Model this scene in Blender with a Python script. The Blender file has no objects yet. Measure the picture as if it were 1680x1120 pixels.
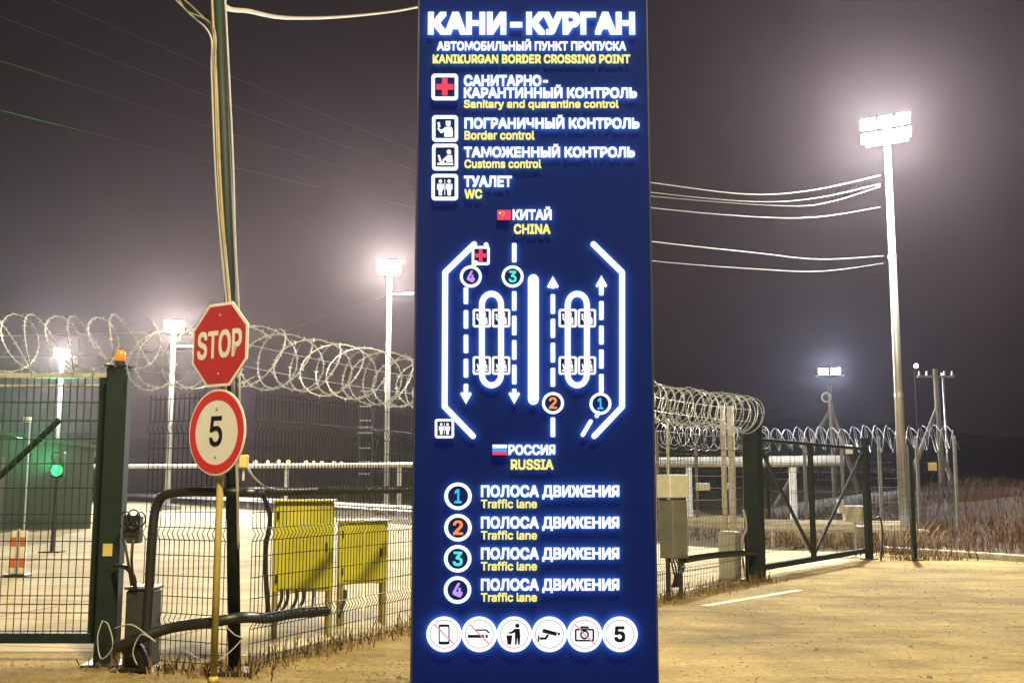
import bpy, bmesh, math, random, os
from mathutils import Vector, Matrix
R = math.radians
rnd = random.Random(7)
sc = bpy.context.scene
COL = sc.collection

# ---------------------------------------------------------------- camera
F, PITCH, CH = 1800.0, R(7.44), 1.6          # focal length in photo pixels, tilt, eye height
cam_d = bpy.data.cameras.new('camera'); cam = bpy.data.objects.new('camera', cam_d); COL.objects.link(cam)
cam_d.sensor_fit = 'HORIZONTAL'; cam_d.sensor_width = 36; cam_d.lens = F / 1680 * 36
cam_d.clip_start = .05; cam_d.clip_end = 2000
cam.location = (0, 0, CH); cam.rotation_euler = (R(90) + PITCH, 0, 0)
sc.camera = cam
# ---------------------------------------------------------------- night sky
w = bpy.data.worlds.new('World'); sc.world = w; w.use_nodes = True
wn = w.node_tree; wn.nodes.clear()
wo = wn.nodes.new('ShaderNodeOutputWorld'); b1 = wn.nodes.new('ShaderNodeBackground'); b2 = wn.nodes.new('ShaderNodeBackground')
sk = wn.nodes.new('ShaderNodeTexSky'); sk.sky_type = 'NISHITA'; sk.sun_disc = False
sk.sun_elevation = R(-4); sk.sun_rotation = R(200)
b1.inputs[1].default_value = .05; wn.links.new(sk.outputs[0], b1.inputs[0])
tc = wn.nodes.new('ShaderNodeTexCoord'); nz = wn.nodes.new('ShaderNodeTexNoise'); nz.inputs['Scale'].default_value = 5; nz.inputs['Detail'].default_value = 6
rp = wn.nodes.new('ShaderNodeValToRGB')      # low cloud lit from the ground
rp.color_ramp.elements[0].position = .3; rp.color_ramp.elements[0].color = (.006, .004, .004, 1)
rp.color_ramp.elements[1].position = .7; rp.color_ramp.elements[1].color = (.013, .0075, .0095, 1)
wn.links.new(tc.outputs['Generated'], nz.inputs['Vector']); wn.links.new(nz.outputs[0], rp.inputs[0]); wn.links.new(rp.outputs[0], b2.inputs[0])
b2.inputs[1].default_value = 1.0
ad = wn.nodes.new('ShaderNodeAddShader'); wn.links.new(b1.outputs[0], ad.inputs[0]); wn.links.new(b2.outputs[0], ad.inputs[1]); wn.links.new(ad.outputs[0], wo.inputs[0])
# ---------------------------------------------------------------- exposure, renderer
sc.view_settings.view_transform = 'Standard'; sc.view_settings.look = 'None'
sc.view_settings.exposure = 0; sc.view_settings.gamma = 1
sc.render.engine = 'CYCLES'
sc.cycles.use_denoising = True; sc.cycles.max_bounces = 5; sc.cycles.diffuse_bounces = 2; sc.cycles.volume_bounces = 0
sc.cycles.glossy_bounces = 2; sc.cycles.transmission_bounces = 3; sc.cycles.sample_clamp_indirect = 4
# lamp powers (each lamp is built with its pole further down)
P_FLOOD = 5800; WARM = (1, .82, .44); COOL = (.93, .97, 1); BEAM = (1, .87, .62)
P_STREET = 27000
HAZE = .00028

# ---------------------------------------------------------------- helpers
SN, CS = math.sin(PITCH), math.cos(PITCH)
def ray(px, py):
    u = (560 - py) / F
    return Vector(((px - 840) / F, CS - u * SN, SN + u * CS))
def at(px, py, Y):                                   # world point seen at photo pixel, Y metres ahead
    r = ray(px, py); return Vector((0, 0, CH)) + r * (Y / r.y)
def gnd(px, py, z=0.0):
    r = ray(px, py); return Vector((0, 0, CH)) + r * ((z - CH) / r.z)

class MB:
    def __init__(s, org=(0, 0, 0)): s.v = []; s.f = []; s.org = Vector(org)
    def add(s, vs, fs):
        k = len(s.v); s.v += [Vector(v) for v in vs]; s.f += [tuple(i + k for i in f) for f in fs]
    def box(s, c, size, rz=0, m=None, bev=0):
        x, y, z = (d / 2 for d in size); b = min(bev, x * .9, y * .9, z * .9)
        M = m or Matrix.Rotation(rz, 3, 'Z'); c = Vector(c)
        if b <= 0:
            P = [(-x, -y, -z), (x, -y, -z), (x, y, -z), (-x, y, -z), (-x, -y, z), (x, -y, z), (x, y, z), (-x, y, z)]
            s.add([c + M @ Vector(p) for p in P], [(3, 2, 1, 0), (4, 5, 6, 7), (0, 1, 5, 4), (1, 2, 6, 5), (2, 3, 7, 6), (3, 0, 4, 7)])
        else:
            def rg(a, h, k): return [(-a + k, -h), (a - k, -h), (a, -h + k), (a, h - k), (a - k, h), (-a + k, h), (-a, h - k), (-a, -h + k)]
            L = []
            for zz, q in ((-z, b), (-z + b, 0), (z - b, 0), (z, b)):
                L += [(px, py, zz) for px, py in rg(x - q, y - q, max(b - q, 1e-4) if q == 0 else b * .5)]
            fs = [tuple(range(7, -1, -1)), tuple(range(24, 32))]
            for k in range(3):
                for i in range(8):
                    j = (i + 1) % 8; fs.append((k * 8 + i, k * 8 + j, k * 8 + 8 + j, k * 8 + 8 + i))
            s.add([c + M @ Vector(p) for p in L], fs)
    def tube(s, pts, r, n=6, close=False, caps=True):
        pts = [Vector(p) for p in pts]; N = len(pts); rs = r if isinstance(r, (list, tuple)) else [r] * N
        k = len(s.v); up = None
        for i, p in enumerate(pts):
            a = pts[i - 1] if (i > 0 or close) else pts[0]; b = pts[(i + 1) % N] if (i < N - 1 or close) else pts[-1]
            t = (b - a); t = t.normalized() if t.length > 1e-9 else Vector((0, 0, 1))
            if up is None: up = t.orthogonal().normalized()
            else:
                up = up - t * up.dot(t); up = up.normalized() if up.length > 1e-6 else t.orthogonal().normalized()
            sd = t.cross(up)
            for j in range(n):
                an = 2 * math.pi * j / n + math.pi / n; s.v.append(p + (up * math.cos(an) + sd * math.sin(an)) * rs[i])
        for i in range(N if close else N - 1):
            a, b = k + i * n, k + ((i + 1) % N) * n
            for j in range(n): s.f.append((a + j, a + (j + 1) % n, b + (j + 1) % n, b + j))
        if caps and not close:
            s.f.append(tuple(k + j for j in range(n - 1, -1, -1))); s.f.append(tuple(k + (N - 1) * n + j for j in range(n)))
    def prism(s, poly, d0, d1):                       # polygon (list of Vectors) pushed from offset d0 to d1
        n = len(poly); s.add([Vector(p) + d0 for p in poly] + [Vector(p) + d1 for p in poly],
              [tuple(range(n - 1, -1, -1)), tuple(range(n, 2 * n))] + [(i, (i + 1) % n, n + (i + 1) % n, n + i) for i in range(n)])
    def ring(s, outer, inner, d0, d1):
        n = len(outer); V = [Vector(p) + d for d in (d0, d1) for q in (outer, inner) for p in q]
        fs = []
        for i in range(n):
            j = (i + 1) % n
            fs += [(j, i, n + i, n + j), (2 * n + i, 2 * n + j, 3 * n + j, 3 * n + i), (i, j, 2 * n + j, 2 * n + i), (n + j, n + i, 3 * n + i, 3 * n + j)]
        s.add(V, fs)
    def ball(s, c, r, n=10, m=6, sq=(1, 1, 1)):
        c = Vector(c); L = [c + Vector((0, 0, -r * sq[2]))]
        for i in range(1, m):
            a = -math.pi / 2 + math.pi * i / m
            L += [c + Vector((math.cos(a) * math.cos(2 * math.pi * j / n) * r * sq[0], math.cos(a) * math.sin(2 * math.pi * j / n) * r * sq[1], math.sin(a) * r * sq[2])) for j in range(n)]
        L.append(c + Vector((0, 0, r * sq[2]))); T = len(L) - 1; fs = [(0, 1 + (j + 1) % n, 1 + j) for j in range(n)]
        for i in range(m - 2):
            for j in range(n): fs.append((1 + i * n + j, 1 + i * n + (j + 1) % n, 1 + (i + 1) * n + (j + 1) % n, 1 + (i + 1) * n + j))
        fs += [(T, T - n + j, T - n + (j + 1) % n) for j in range(n)]; s.add(L, fs)
    def build(s, name, mat, parent=None, smooth=False):
        me = bpy.data.meshes.new(name); me.from_pydata([tuple(v - s.org) for v in s.v], [], s.f); me.validate()
        bm = bmesh.new(); bm.from_mesh(me); bmesh.ops.recalc_face_normals(bm, faces=bm.faces); bm.to_mesh(me); bm.free()
        if smooth:
            for p in me.polygons: p.use_smooth = len(p.vertices) <= 4
        me.materials.append(mat); o = bpy.data.objects.new(name, me); COL.objects.link(o)
        if mat.name == 'lit_white_letter':
            me.materials.append(HALO)
            for p in me.polygons: p.material_index = 1 if p.normal.y > .7 else 0
        if parent: o.parent = parent
        return o
def tag(o, label, cat, group=None):
    o['label'] = label; o['category'] = cat
    if group: o['group'] = group
    return o
def thing(name, loc, label, cat, group=None, rz=0):
    o = bpy.data.objects.new(name, None); COL.objects.link(o); o.location = loc; o.rotation_euler.z = rz; o.empty_display_size = .2
    return tag(o, label, cat, group)
def struct(o, kind='structure'): o['kind'] = kind; return o
def copy_tree(o, parent=None):
    c = o.copy(); COL.objects.link(c); c.parent = parent
    for ch in list(o.children): copy_tree(ch, c)
    return c
def catenary(a, b, sag, n=16):
    a, b = Vector(a), Vector(b); return [a.lerp(b, i / n) - Vector((0, 0, sag * 4 * (i / n) * (1 - i / n))) for i in range(n + 1)]
def spline(P, k=6):
    P = [Vector(p) for p in P]; Q = [P[0]] + P + [P[-1]]; out = []
    for i in range(1, len(Q) - 2):
        a, b, c, d = Q[i - 1:i + 3]
        for j in range(k):
            t = j / k; out.append(.5 * (2 * b + (c - a) * t + (2 * a - 5 * b + 4 * c - d) * t * t + (3 * b - a - 3 * c + d) * t ** 3))
    return out + [P[-1]]

# ---------------------------------------------------------------- materials
def mat(name, col, rough=.6, metal=0, var=.25, scale=8, bump=.0, bscale=60, col2=None, emit=None, estr=0, stretch=None, spec=.5):
    m = bpy.data.materials.new(name); m.use_nodes = True; nt = m.node_tree; p = nt.nodes['Principled BSDF']
    p.inputs['Roughness'].default_value = rough; p.inputs['Metallic'].default_value = metal; p.inputs['Specular IOR Level'].default_value = spec
    t = nt.nodes.new('ShaderNodeTexCoord'); n = nt.nodes.new('ShaderNodeTexNoise'); n.inputs['Scale'].default_value = scale; n.inputs['Detail'].default_value = 8; n.inputs['Roughness'].default_value = .65
    src = t.outputs['Object']
    if stretch:
        mp = nt.nodes.new('ShaderNodeMapping'); mp.inputs['Scale'].default_value = stretch; nt.links.new(src, mp.inputs[0]); src = mp.outputs[0]
    nt.links.new(src, n.inputs['Vector'])
    r = nt.nodes.new('ShaderNodeValToRGB'); e = r.color_ramp.elements
    e[0].position = .32; e[1].position = .68
    c2 = col2 or tuple(c * (1 - var) for c in col); c1 = col if col2 else tuple(min(1, c * (1 + var * .6)) for c in col)
    e[0].color = (*c2, 1); e[1].color = (*c1, 1)
    nt.links.new(n.outputs[0], r.inputs[0]); nt.links.new(r.outputs[0], p.inputs['Base Color'])
    if bump:
        b = nt.nodes.new('ShaderNodeBump'); b.inputs['Strength'].default_value = bump; b.inputs['Distance'].default_value = .02
        n2 = nt.nodes.new('ShaderNodeTexNoise'); n2.inputs['Scale'].default_value = bscale; n2.inputs['Detail'].default_value = 6
        nt.links.new(t.outputs['Object'], n2.inputs['Vector']); nt.links.new(n2.outputs[0], b.inputs['Height']); nt.links.new(b.outputs[0], p.inputs['Normal'])
    if emit:
        p.inputs['Emission Color'].default_value = (*emit, 1); p.inputs['Emission Strength'].default_value = estr
    return m
def one_sided(m):                                       # only the outer side of the face gives light
    nt = m.node_tree; g_ = nt.nodes.new('ShaderNodeNewGeometry'); mu = nt.nodes.new('ShaderNodeMath'); mu.operation = 'MULTIPLY_ADD'; p = nt.nodes['Principled BSDF']; e = p.inputs['Emission Strength'].default_value
    mu.inputs[1].default_value = -e; mu.inputs[2].default_value = e; nt.links.new(g_.outputs['Backfacing'], mu.inputs[0]); nt.links.new(mu.outputs[0], p.inputs['Emission Strength']); return m
def glow(name, col, s):
    return mat(name, tuple(c * .06 for c in col), .7, emit=col, estr=s, spec=.03)
GREEN = mat('dark_green_paint', (.008, .017, .013), .6, spec=.2, var=.4, scale=5, bump=.04, bscale=60)
WIRE = mat('green_coated_wire', (.022, .032, .026), .5, .1, var=.3)
RAZOR = mat('galvanised_razor_wire', (.44, .48, .56), .45, .3, var=.3, scale=20)
GALV = mat('galvanised_steel', (.50, .50, .47), .42, .35, var=.25, scale=6, stretch=(1, 1, .2))
CONC = mat('concrete', (.46, .44, .39), .9, var=.3, scale=4, bump=.3, bscale=50)
WHITE = mat('white_paint', (.76, .75, .70), .5, var=.2, scale=5)
BLACK = mat('black_plastic', (.012, .012, .013), .45, var=.3, bump=.2)
DARK = mat('dark_steel', (.028, .030, .030), .5, .2, var=.4)
YEL = mat('yellow_green_paint', (.52, .49, .032), .5, var=.14, scale=3, bump=.05)
YELPOST = mat('weathered_yellow_paint', (.34, .28, .08), .6, var=.35, scale=9, stretch=(1, 1, .3), bump=.2)
GREY = mat('grey_cabinet_paint', (.12, .12, .11), .5, var=.25, scale=3)
LGREY = mat('light_grey_plastic', (.50, .49, .44), .55, var=.15)
CABLE = mat('pale_cable_sheath', (.24, .21, .14), .6, var=.3)
LCABLE = mat('light_grey_wire', (.28, .28, .28), .6, var=.2)
REDP = mat('red_sign_sheeting', (.36, .020, .032), .5, var=.14, scale=7)
SIGNW = mat('white_sign_sheeting', (.60, .61, .66), .5, var=.07, scale=5)
INK = mat('black_lettering', (.008, .008, .008), .7, spec=.04)
ORANGE = mat('orange_stripe', (.62, .13, .03), .5, var=.2)
WOOD = mat('weathered_pole_wood', (.26, .22, .17), .85, var=.4, scale=6, stretch=(2, 2, .2), bump=.4)
WEED = mat('dry_weed', (.20, .125, .05), .95, var=.5, scale=2)
BRUSH = mat('reddish_dry_brush', (.10, .047, .016), .95, var=.5, scale=1.2)
PLATE = mat('pale_yellow_plate', (.48, .38, .12), .6, var=.1)

# ---------------------------------------------------------------- ground
def ground_mat():
    m = mat('sandy_dirt', (.46, .335, .115), .95, col2=(.20, .14, .045), scale=.55); nt = m.node_tree; p = nt.nodes['Principled BSDF']
    t = nt.nodes.new('ShaderNodeTexCoord')
    n1 = nt.nodes.new('ShaderNodeTexNoise'); n1.inputs['Scale'].default_value = 14; n1.inputs['Detail'].default_value = 12; n1.inputs['Roughness'].default_value = .72
    vo = nt.nodes.new('ShaderNodeTexVoronoi'); vo.inputs['Scale'].default_value = 22
    for x in (n1, vo): nt.links.new(t.outputs['Object'], x.inputs['Vector'])
    mx = nt.nodes.new('ShaderNodeMix'); mx.data_type = 'RGBA'; mx.blend_type = 'OVERLAY'; mx.inputs[0].default_value = .95
    ramp = [n for n in nt.nodes if n.type == 'VALTORGB'][0]
    nt.links.new(ramp.outputs[0], mx.inputs[6]); nt.links.new(n1.outputs[0], mx.inputs[7])
    st = nt.nodes.new('ShaderNodeMapRange'); st.inputs[1].default_value = .02; st.inputs[2].default_value = .10; st.inputs[3].default_value = .45; st.inputs[4].default_value = 1
    nt.links.new(vo.outputs['Distance'], st.inputs[0])
    mm = nt.nodes.new('ShaderNodeMix'); mm.data_type = 'RGBA'; mm.blend_type = 'MULTIPLY'; mm.inputs[0].default_value = .6
    nt.links.new(mx.outputs[2], mm.inputs[6]); nt.links.new(st.outputs[0], mm.inputs[7]); mp = nt.nodes.new('ShaderNodeMapping'); mp.inputs['Rotation'].default_value[2] = R(-28); mp.inputs['Scale'].default_value = (.35, 1.0, 1); n3 = nt.nodes.new('ShaderNodeTexNoise'); n3.inputs['Scale'].default_value = 1.1; n3.inputs['Detail'].default_value = 5; n3.inputs['Distortion'].default_value = 1.2; n3.inputs['Roughness'].default_value = .7
    nt.links.new(t.outputs['Object'], mp.inputs[0]); nt.links.new(mp.outputs[0], n3.inputs['Vector'])
    tr = nt.nodes.new('ShaderNodeMapRange'); tr.inputs[1].default_value = .38; tr.inputs[2].default_value = .6; tr.inputs[3].default_value = .68; tr.inputs[4].default_value = 1.08; nt.links.new(n3.outputs[0], tr.inputs[0])
    m2_ = nt.nodes.new('ShaderNodeMix'); m2_.data_type = 'RGBA'; m2_.blend_type = 'MULTIPLY'; m2_.inputs[0].default_value = 1; nt.links.new(mm.outputs[2], m2_.inputs[6]); nt.links.new(tr.outputs[0], m2_.inputs[7])
    nt.links.new(m2_.outputs[2], p.inputs['Base Color'])
    b = nt.nodes.new('ShaderNodeBump'); b.inputs['Strength'].default_value = 1; b.inputs['Distance'].default_value = .06
    nt.links.new(n1.outputs[0], b.inputs['Height']); nt.links.new(b.outputs[0], p.inputs['Normal'])
    return m
GROUND = ground_mat()
g = MB(); g.add([(-450, -60, 0), (450, -60, 0), (450, 620, 0), (-450, 620, 0)], [(0, 1, 2, 3)])
struct(g.build('ground', GROUND))
def slab_mat():
    m = mat('yard_concrete', (.55, .46, .28), .9, col2=(.33, .26, .14), scale=.7, bump=.5, bscale=14); nt = m.node_tree; p = nt.nodes['Principled BSDF']
    t = nt.nodes.new('ShaderNodeTexCoord'); mp = nt.nodes.new('ShaderNodeMapping'); mp.inputs['Rotation'].default_value[2] = R(12)
    br = nt.nodes.new('ShaderNodeTexBrick'); br.inputs['Scale'].default_value = 1; br.inputs['Brick Width'].default_value = 6; br.inputs['Row Height'].default_value = 2.0
    br.inputs['Mortar Size'].default_value = .035; br.inputs['Color1'].default_value = (1, 1, 1, 1); br.inputs['Color2'].default_value = (.86, .84, .8, 1); br.inputs['Mortar'].default_value = (.42, .36, .27, 1)
    nt.links.new(t.outputs['Object'], mp.inputs[0]); nt.links.new(mp.outputs[0], br.inputs['Vector'])
    mm = nt.nodes.new('ShaderNodeMix'); mm.data_type = 'RGBA'; mm.blend_type = 'MULTIPLY'; mm.inputs[0].default_value = .8
    ramp = [n for n in nt.nodes if n.type == 'VALTORGB'][0]
    nt.links.new(ramp.outputs[0], mm.inputs[6]); nt.links.new(br.outputs[0], mm.inputs[7]); nt.links.new(mm.outputs[2], p.inputs['Base Color'])
    return m
YARD = slab_mat()
g = MB(); z = .004
yard = [(-60, 11.4), (-3.6, 10.9), (-2.4, 10.6), (-.8, 14.2), (2.2, 16.4), (4.6, 20.0), (8.2, 25.2), (9, 27), (5.3, 30.2), (-5, 48), (-38, 110), (-90, 110)]
g.add([(x, y, z) for x, y in yard], [tuple(range(len(yard)))])
struct(g.build('pavement', YARD))
# painted line beside the gate
g = MB(); a, b = gnd(1155, 993, .004), gnd(1312, 967, .004); c = gnd(1285, 962, .004)
d = (b - a).normalized(); nn = Vector((-d.y, d.x, 0)) * .07
g.add([a - nn, b - nn, b + nn, a + nn], [(0, 1, 2, 3)])
LINE = mat('worn_road_paint', (.70, .66, .54), .8, col2=(.45, .38, .25), scale=9)
struct(g.build('road_marking', LINE))
# kerb on the right
g = MB(); ks = spline([(8.9, 26.8, 0), (9.7, 25.4, 0), (11.2, 22.6, 0), (13.2, 18, 0), (15, 8, 0), (15.4, -20, 0)], 6)
for p, q in zip(ks, ks[1:]):
    d = (q - p); g.box((p + q) / 2 + Vector((0, 0, .05)), (d.length * .995, .16, .18), math.atan2(d.y, d.x), bev=.02)
struct(g.build('kerb', CONC))
# bank with dry brush on the right, and the far hills
def bank_h(x, y):
    u = max(0, min(1, (x - (10.2 + max(0, (26 - y)) * .28) - .4) / 9)); return 1.3 * u * u * (3 - 2 * u) + .25 * math.sin(x * .7 + y * .4) * u
def terrain(name, m, x0, x1, y0, y1, nx, ny, h):
    b = MB(); P = [(x0 + (x1 - x0) * i / nx, y0 + (y1 - y0) * j / ny) for j in range(ny + 1) for i in range(nx + 1)]
    b.add([(x, y, h(x, y)) for x, y in P], [(j * (nx + 1) + i, j * (nx + 1) + i + 1, (j + 1) * (nx + 1) + i + 1, (j + 1) * (nx + 1) + i) for j in range(ny) for i in range(nx)])
    return struct(b.build(name, m, smooth=True))
BANK = mat('bank_soil', (.055, .030, .012), .95, col2=(.025, .013, .005), scale=.8, bump=.8, bscale=6)
terrain('terrain', BANK, 9, 60, 12, 90, 50, 60, lambda x, y: bank_h(x, y) - .03)
HILL = mat('dark_wooded_hill', (.035, .030, .022), 1, var=.6, scale=.05, bump=.6, bscale=.6)
def hill_h(x, y):
    u = max(0, min(1, (y - 190) / 120)); return u * (16 + 4 * math.sin(x * .011 + 1) + 2.5 * math.sin(x * .031) + .8 * math.sin(x * .13 + y * .1)) - .5
terrain('hills', HILL, -420, 420, 185, 420, 90, 24, hill_h)
# verge of dry soil along the guard rail
GR = spline([(9.6, 27.5, 0), (8.6, 28, 0), (4.9, 31, 0), (-5.6, 50, 0), (-17, 75, 0), (-40, 115, 0), (-70, 160, 0)], 6)
g = MB()
nv = []
for i, p in enumerate(GR):
    d = (GR[min(i + 1, len(GR) - 1)] - GR[max(i - 1, 0)]).normalized(); n_ = Vector((d.y, -d.x, 0)) ; n_ = n_ if n_.y > 0 else -n_
    nv.append(n_)
for i in range(len(GR) - 1):
    w0 = [-1.2, 7]; A = [GR[i] + nv[i] * q for q in w0]; B = [GR[i + 1] + nv[i + 1] * q for q in w0]
    g.add([Vector((v.x, v.y, .008)) for v in (A[0], B[0], B[1], A[1])], [(0, 1, 2, 3)])
struct(g.build('verge', BANK))
# dry grass: uncountable blades
def blades(name, m, spots, n, h, spread):
    b = MB()
    for _ in range(n):
        s0 = rnd.choice(spots); p = Vector(s0) + Vector((rnd.gauss(0, spread), rnd.gauss(0, spread), 0))
        hh = h * rnd.choice((.4, .6, .8, 1.0, 1.5)) * rnd.uniform(.6, 1.1); a = rnd.uniform(0, 6.28); ln = rnd.uniform(.15, 1.4) * hh; wd = .006 + hh * .012
        d = Vector((math.cos(a), math.sin(a), 0)); e = Vector((-d.y, d.x, 0)) * wd
        m1 = p + d * ln * .35 + Vector((0, 0, hh * .6)); t = p + d * ln + Vector((0, 0, hh))
        b.add([p - e, p + e, m1 + e * .7, m1 - e * .7, t], [(0, 1, 2, 3), (3, 2, 4)])
    return struct(b.build(name, m), 'stuff')

# ---------------------------------------------------------------- fences
def fold_path(z0, z1, folds, dep):                    # (z, outward offset) along one bent wire
    P = [(z0, 0)]
    for f in folds: P += [(f - .055, 0), (f, dep), (f + .055, 0)]
    return P + [(z1, 0)]
def mesh_panel(b, A, B, z0, z1, step, r, folds, rows, out):
    A, B = Vector(A), Vector(B); L = (B - A).length; n = max(1, round(L / step)); path = fold_path(z0, z1, folds, .035)
    for i in range(n + 1):
        p = A.lerp(B, i / n); b.tube([p + out * o + Vector((0, 0, zz)) for zz, o in path], r, 4)
    for zz in rows: b.tube([A + Vector((0, 0, zz)) - out * r * 1.9, B + Vector((0, 0, zz)) - out * r * 1.9], r, 4)
    for f in folds:
        for k in (-.055, .055): b.tube([A + Vector((0, 0, f + k)) + out * r * 1.9, B + Vector((0, 0, f + k)) + out * r * 1.9], r, 4)
def outward(A, B):
    d = (Vector(B) - Vector(A)).normalized(); n = Vector((d.y, -d.x, 0)); return n if n.y < 0 else -n
def coil(b, A, B, rad, pitch, wr, cross=True, seg=18, barbs=True, jit=.1):
    A, B = Vector(A), Vector(B); d = B - A; L = d.length; d.normalize(); sd = Vector((0, 0, 1)).cross(d).normalized(); turns = L / pitch
    for sg in ((1, -1) if cross else (1,)):
        P = []; N = int(turns * seg); ph = rnd.uniform(0, 6); rj = 1
        for i in range(N + 1):
            an = 2 * math.pi * i / seg; 
            if i % seg == 0: r_t = 1 + rnd.uniform(-jit, jit)
            rj += (r_t - rj) * .15
            P.append(A + d * (L * i / N + pitch * .35 * math.sin(an + ph) * (1 if cross else 0)) + (sd * math.cos(an * sg) + Vector((0, 0, 1)) * math.sin(an * sg)) * rad * rj)
        b.tube(P, wr, 4)
        if barbs:
            Q = [P[i].lerp(P[i + 1], k) for i in range(N) for k in (0, .5)]
            for i, p in enumerate(Q[:-1]):
                t = (Q[i + 1] - p).normalized(); u = t.orthogonal().normalized(); u = Matrix.Rotation(i * 2.1, 3, t) @ u
                s_ = wr * 1.3; e = wr * 4.6
                b.add([p - t * s_ - u * e, p + t * s_ * 2, p - t * s_ + u * e, p + t * s_ * .2], [(0, 1, 2, 3)])
FOLDS = [.42, 1.17, 2.12]; ROWS = [.06, .24, .62, .80, .98, 1.36, 1.55, 1.74, 1.93, 2.38]
PA = Vector((-2.37, 9.66, 0)); PG = Vector((-3.52, 10.15, 0)); PB = Vector((-.75, 13.2, 0)); PC = Vector((1.6, 15.2, 0)); PD = Vector((4.12, 18.9, 0))
def fence(A, B, label, posts, step=.056, r=.0042):
    A, B = Vector(A), Vector(B); t = thing('mesh_fence', A, label, 'fence', 'welded mesh fence runs'); out = outward(A, B)
    n = max(1, round((B - A).length / 2.5))
    for i in range(n):
        b = MB(A); p, q = A.lerp(B, i / n), A.lerp(B, (i + 1) / n); e = (q - p).normalized() * .035
        mesh_panel(b, p + e, q - e, .05, 2.42, step, r, FOLDS, ROWS, out); b.build('mesh_panel', WIRE, t)
    for i in range(n + 1):
        if posts == 'all' or i in posts:
            b = MB(A); p = A.lerp(B, i / n); b.box(p + Vector((0, 0, 1.25)), (.06, .06, 2.5), math.atan2((B - A).y, (B - A).x), bev=.006); b.build('post', GREEN, t)
    return t
fence(PG + Vector((.16, -.03, 0)), PA, 'short mesh fence between the beacon post and the leaning mast', ())
fence(PA + Vector((.09, .02, 0)), PB, 'mesh fence running behind the yellow cabinets to the tall blue sign', (2,))
fence(PB, PC, 'mesh fence corner hidden behind the tall blue sign', 'all')
fence(PC, PD + Vector((-.2, -.05, 0)), 'mesh fence from the blue sign past the grey cabinet to the gate', (0,), step=.06, r=.004)
def razor(A, B, label, rad=.27, pitch=.42, wr=.0062, cross=True, barbs=True, rails=2, z=2.74, jit=.1):
    A = Vector(A); B = Vector(B); o = MB(A); up = Vector((0, 0, z)); coil(o, A + up, B + up, rad, pitch, wr, cross, barbs=barbs, jit=jit)
    for k in range(rails): o.tube(catenary(A + Vector((0, 0, z - .1 + .2 * k)), B + Vector((0, 0, z - .1 + .2 * k)), .03, 10), wr * .5, 4)
    ob = o.build('razor_wire', RAZOR); ob.location = A; return tag(ob, label, 'razor wire', 'razor wire coils')
razor((-9.5, 10.55, 0), PG + Vector((.1, 0, 0)), 'loose razor wire coil above the sliding gate with the diagonal brace', z=2.91, pitch=.40, jit=.16)
razor(PG + Vector((.1, 0, 0)), PA, 'razor wire coil between the beacon and the stop sign', z=2.74, pitch=.40)
razor(PA, PB, 'widely looped razor wire from the stop sign to the blue sign', pitch=.46, jit=.16)
razor(PB, PC, 'razor wire hidden behind the tall blue sign')
razor(PC, PD, 'dense razor wire roll on the fence beside the big green gate post', rad=.29, pitch=.30, cross=True, wr=.0054, z=2.78, jit=.16)

# ---------------------------------------------------------------- gate posts and gates
def gate_post(name, p, wd, h, label, rz):
    t = thing(name, p, label, 'gate post', 'green steel gate posts'); 
    b = MB(); b.box((0, 0, h / 2), (wd, wd, h), rz, bev=.012); b.build('post', GREEN, t)
    b = MB(); b.box((0, 0, h + .008), (wd + .03, wd + .03, .016), rz); b.build('cap', GREEN, t)
    b = MB(); b.box((0, 0, .012), (wd + .16, wd + .16, .024), rz); b.build('base_plate', DARK, t)
    return t
gp = gate_post('gate_post', PG + Vector((-.125, 0, 0)), .19, 2.68, 'green gate post carrying the orange beacon', R(4))
b = MB(); b.box((.0, -.101, 1.02), (.085, .006, .11)); b.build('label_plate', PLATE, gp)
gp2 = gate_post('gate_post', PD, .27, 2.62, 'massive green gate post where the dense razor wire roll ends', R(-34))
GE = Vector((7.75, 24.2, 0)); gp3 = gate_post('gate_post', GE, .15, 2.6, 'slim dark gate post at the far end of the braced gate', R(-34))
FE = Vector((8.62, 23.9, 0)); gp4 = gate_post('fence_post', FE, .10, 2.45, 'thin dark fence post beside the white flood lamp mast', R(10))
# beacon
bp = Vector(PG + Vector((-.125, 0, 2.70))); t = thing('warning_beacon', bp, 'orange warning beacon on top of the green gate post', 'beacon')
b = MB(); b.tube([(0, 0, 0), (0, 0, .04)], .055, 14); b.build('base', BLACK, t)
b = MB(); b.tube([(0, 0, .04), (0, 0, .12), (0, 0, .145)], [.05, .046, .02], 14); b.build('lens', mat('orange_lens', (.55, .13, .01), .25, emit=(1, .16, .01), estr=1.15), t, True)
# sliding gate, left
t = thing('sliding_gate', (-6.6, 10.35, 0), 'green mesh sliding gate with a diagonal brace beside the beacon post', 'gate')
X0, X1, YG = -9.6, -3.80, 10.30
b = MB(t.location); b.box(((X0 + X1) / 2, YG, .215), (X1 - X0, .09, .09), bev=.006); 
b.box((X1 - .035, YG, 1.43), (.07, .06, 2.34), bev=.005); b.box((X0 + .035, YG, 1.43), (.07, .06, 2.34)); b.box((-6.4, YG, 1.43), (.06, .05, 2.30)); b.build('frame', GREEN, t)
b = MB(t.location); p0, p1 = at(-190, 960, YG), at(98, 688, YG); b.tube([p0, p1], .03, 6); b.build('diagonal_brace', GREEN, t)
b = MB(t.location); b.box(((X0 + X1) / 2, YG, 2.62), (X1 - X0, .05, .045), bev=.005); b.build('top_rail', GALV, t)  # paler metal than the frame stands in for light on this bar
b = MB(t.location); b.tube([(X0, YG, at(20, 638, YG).z), (X1, YG, at(20, 632, YG).z)], .012, 6); b.build('cross_rail', GALV, t)
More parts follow.
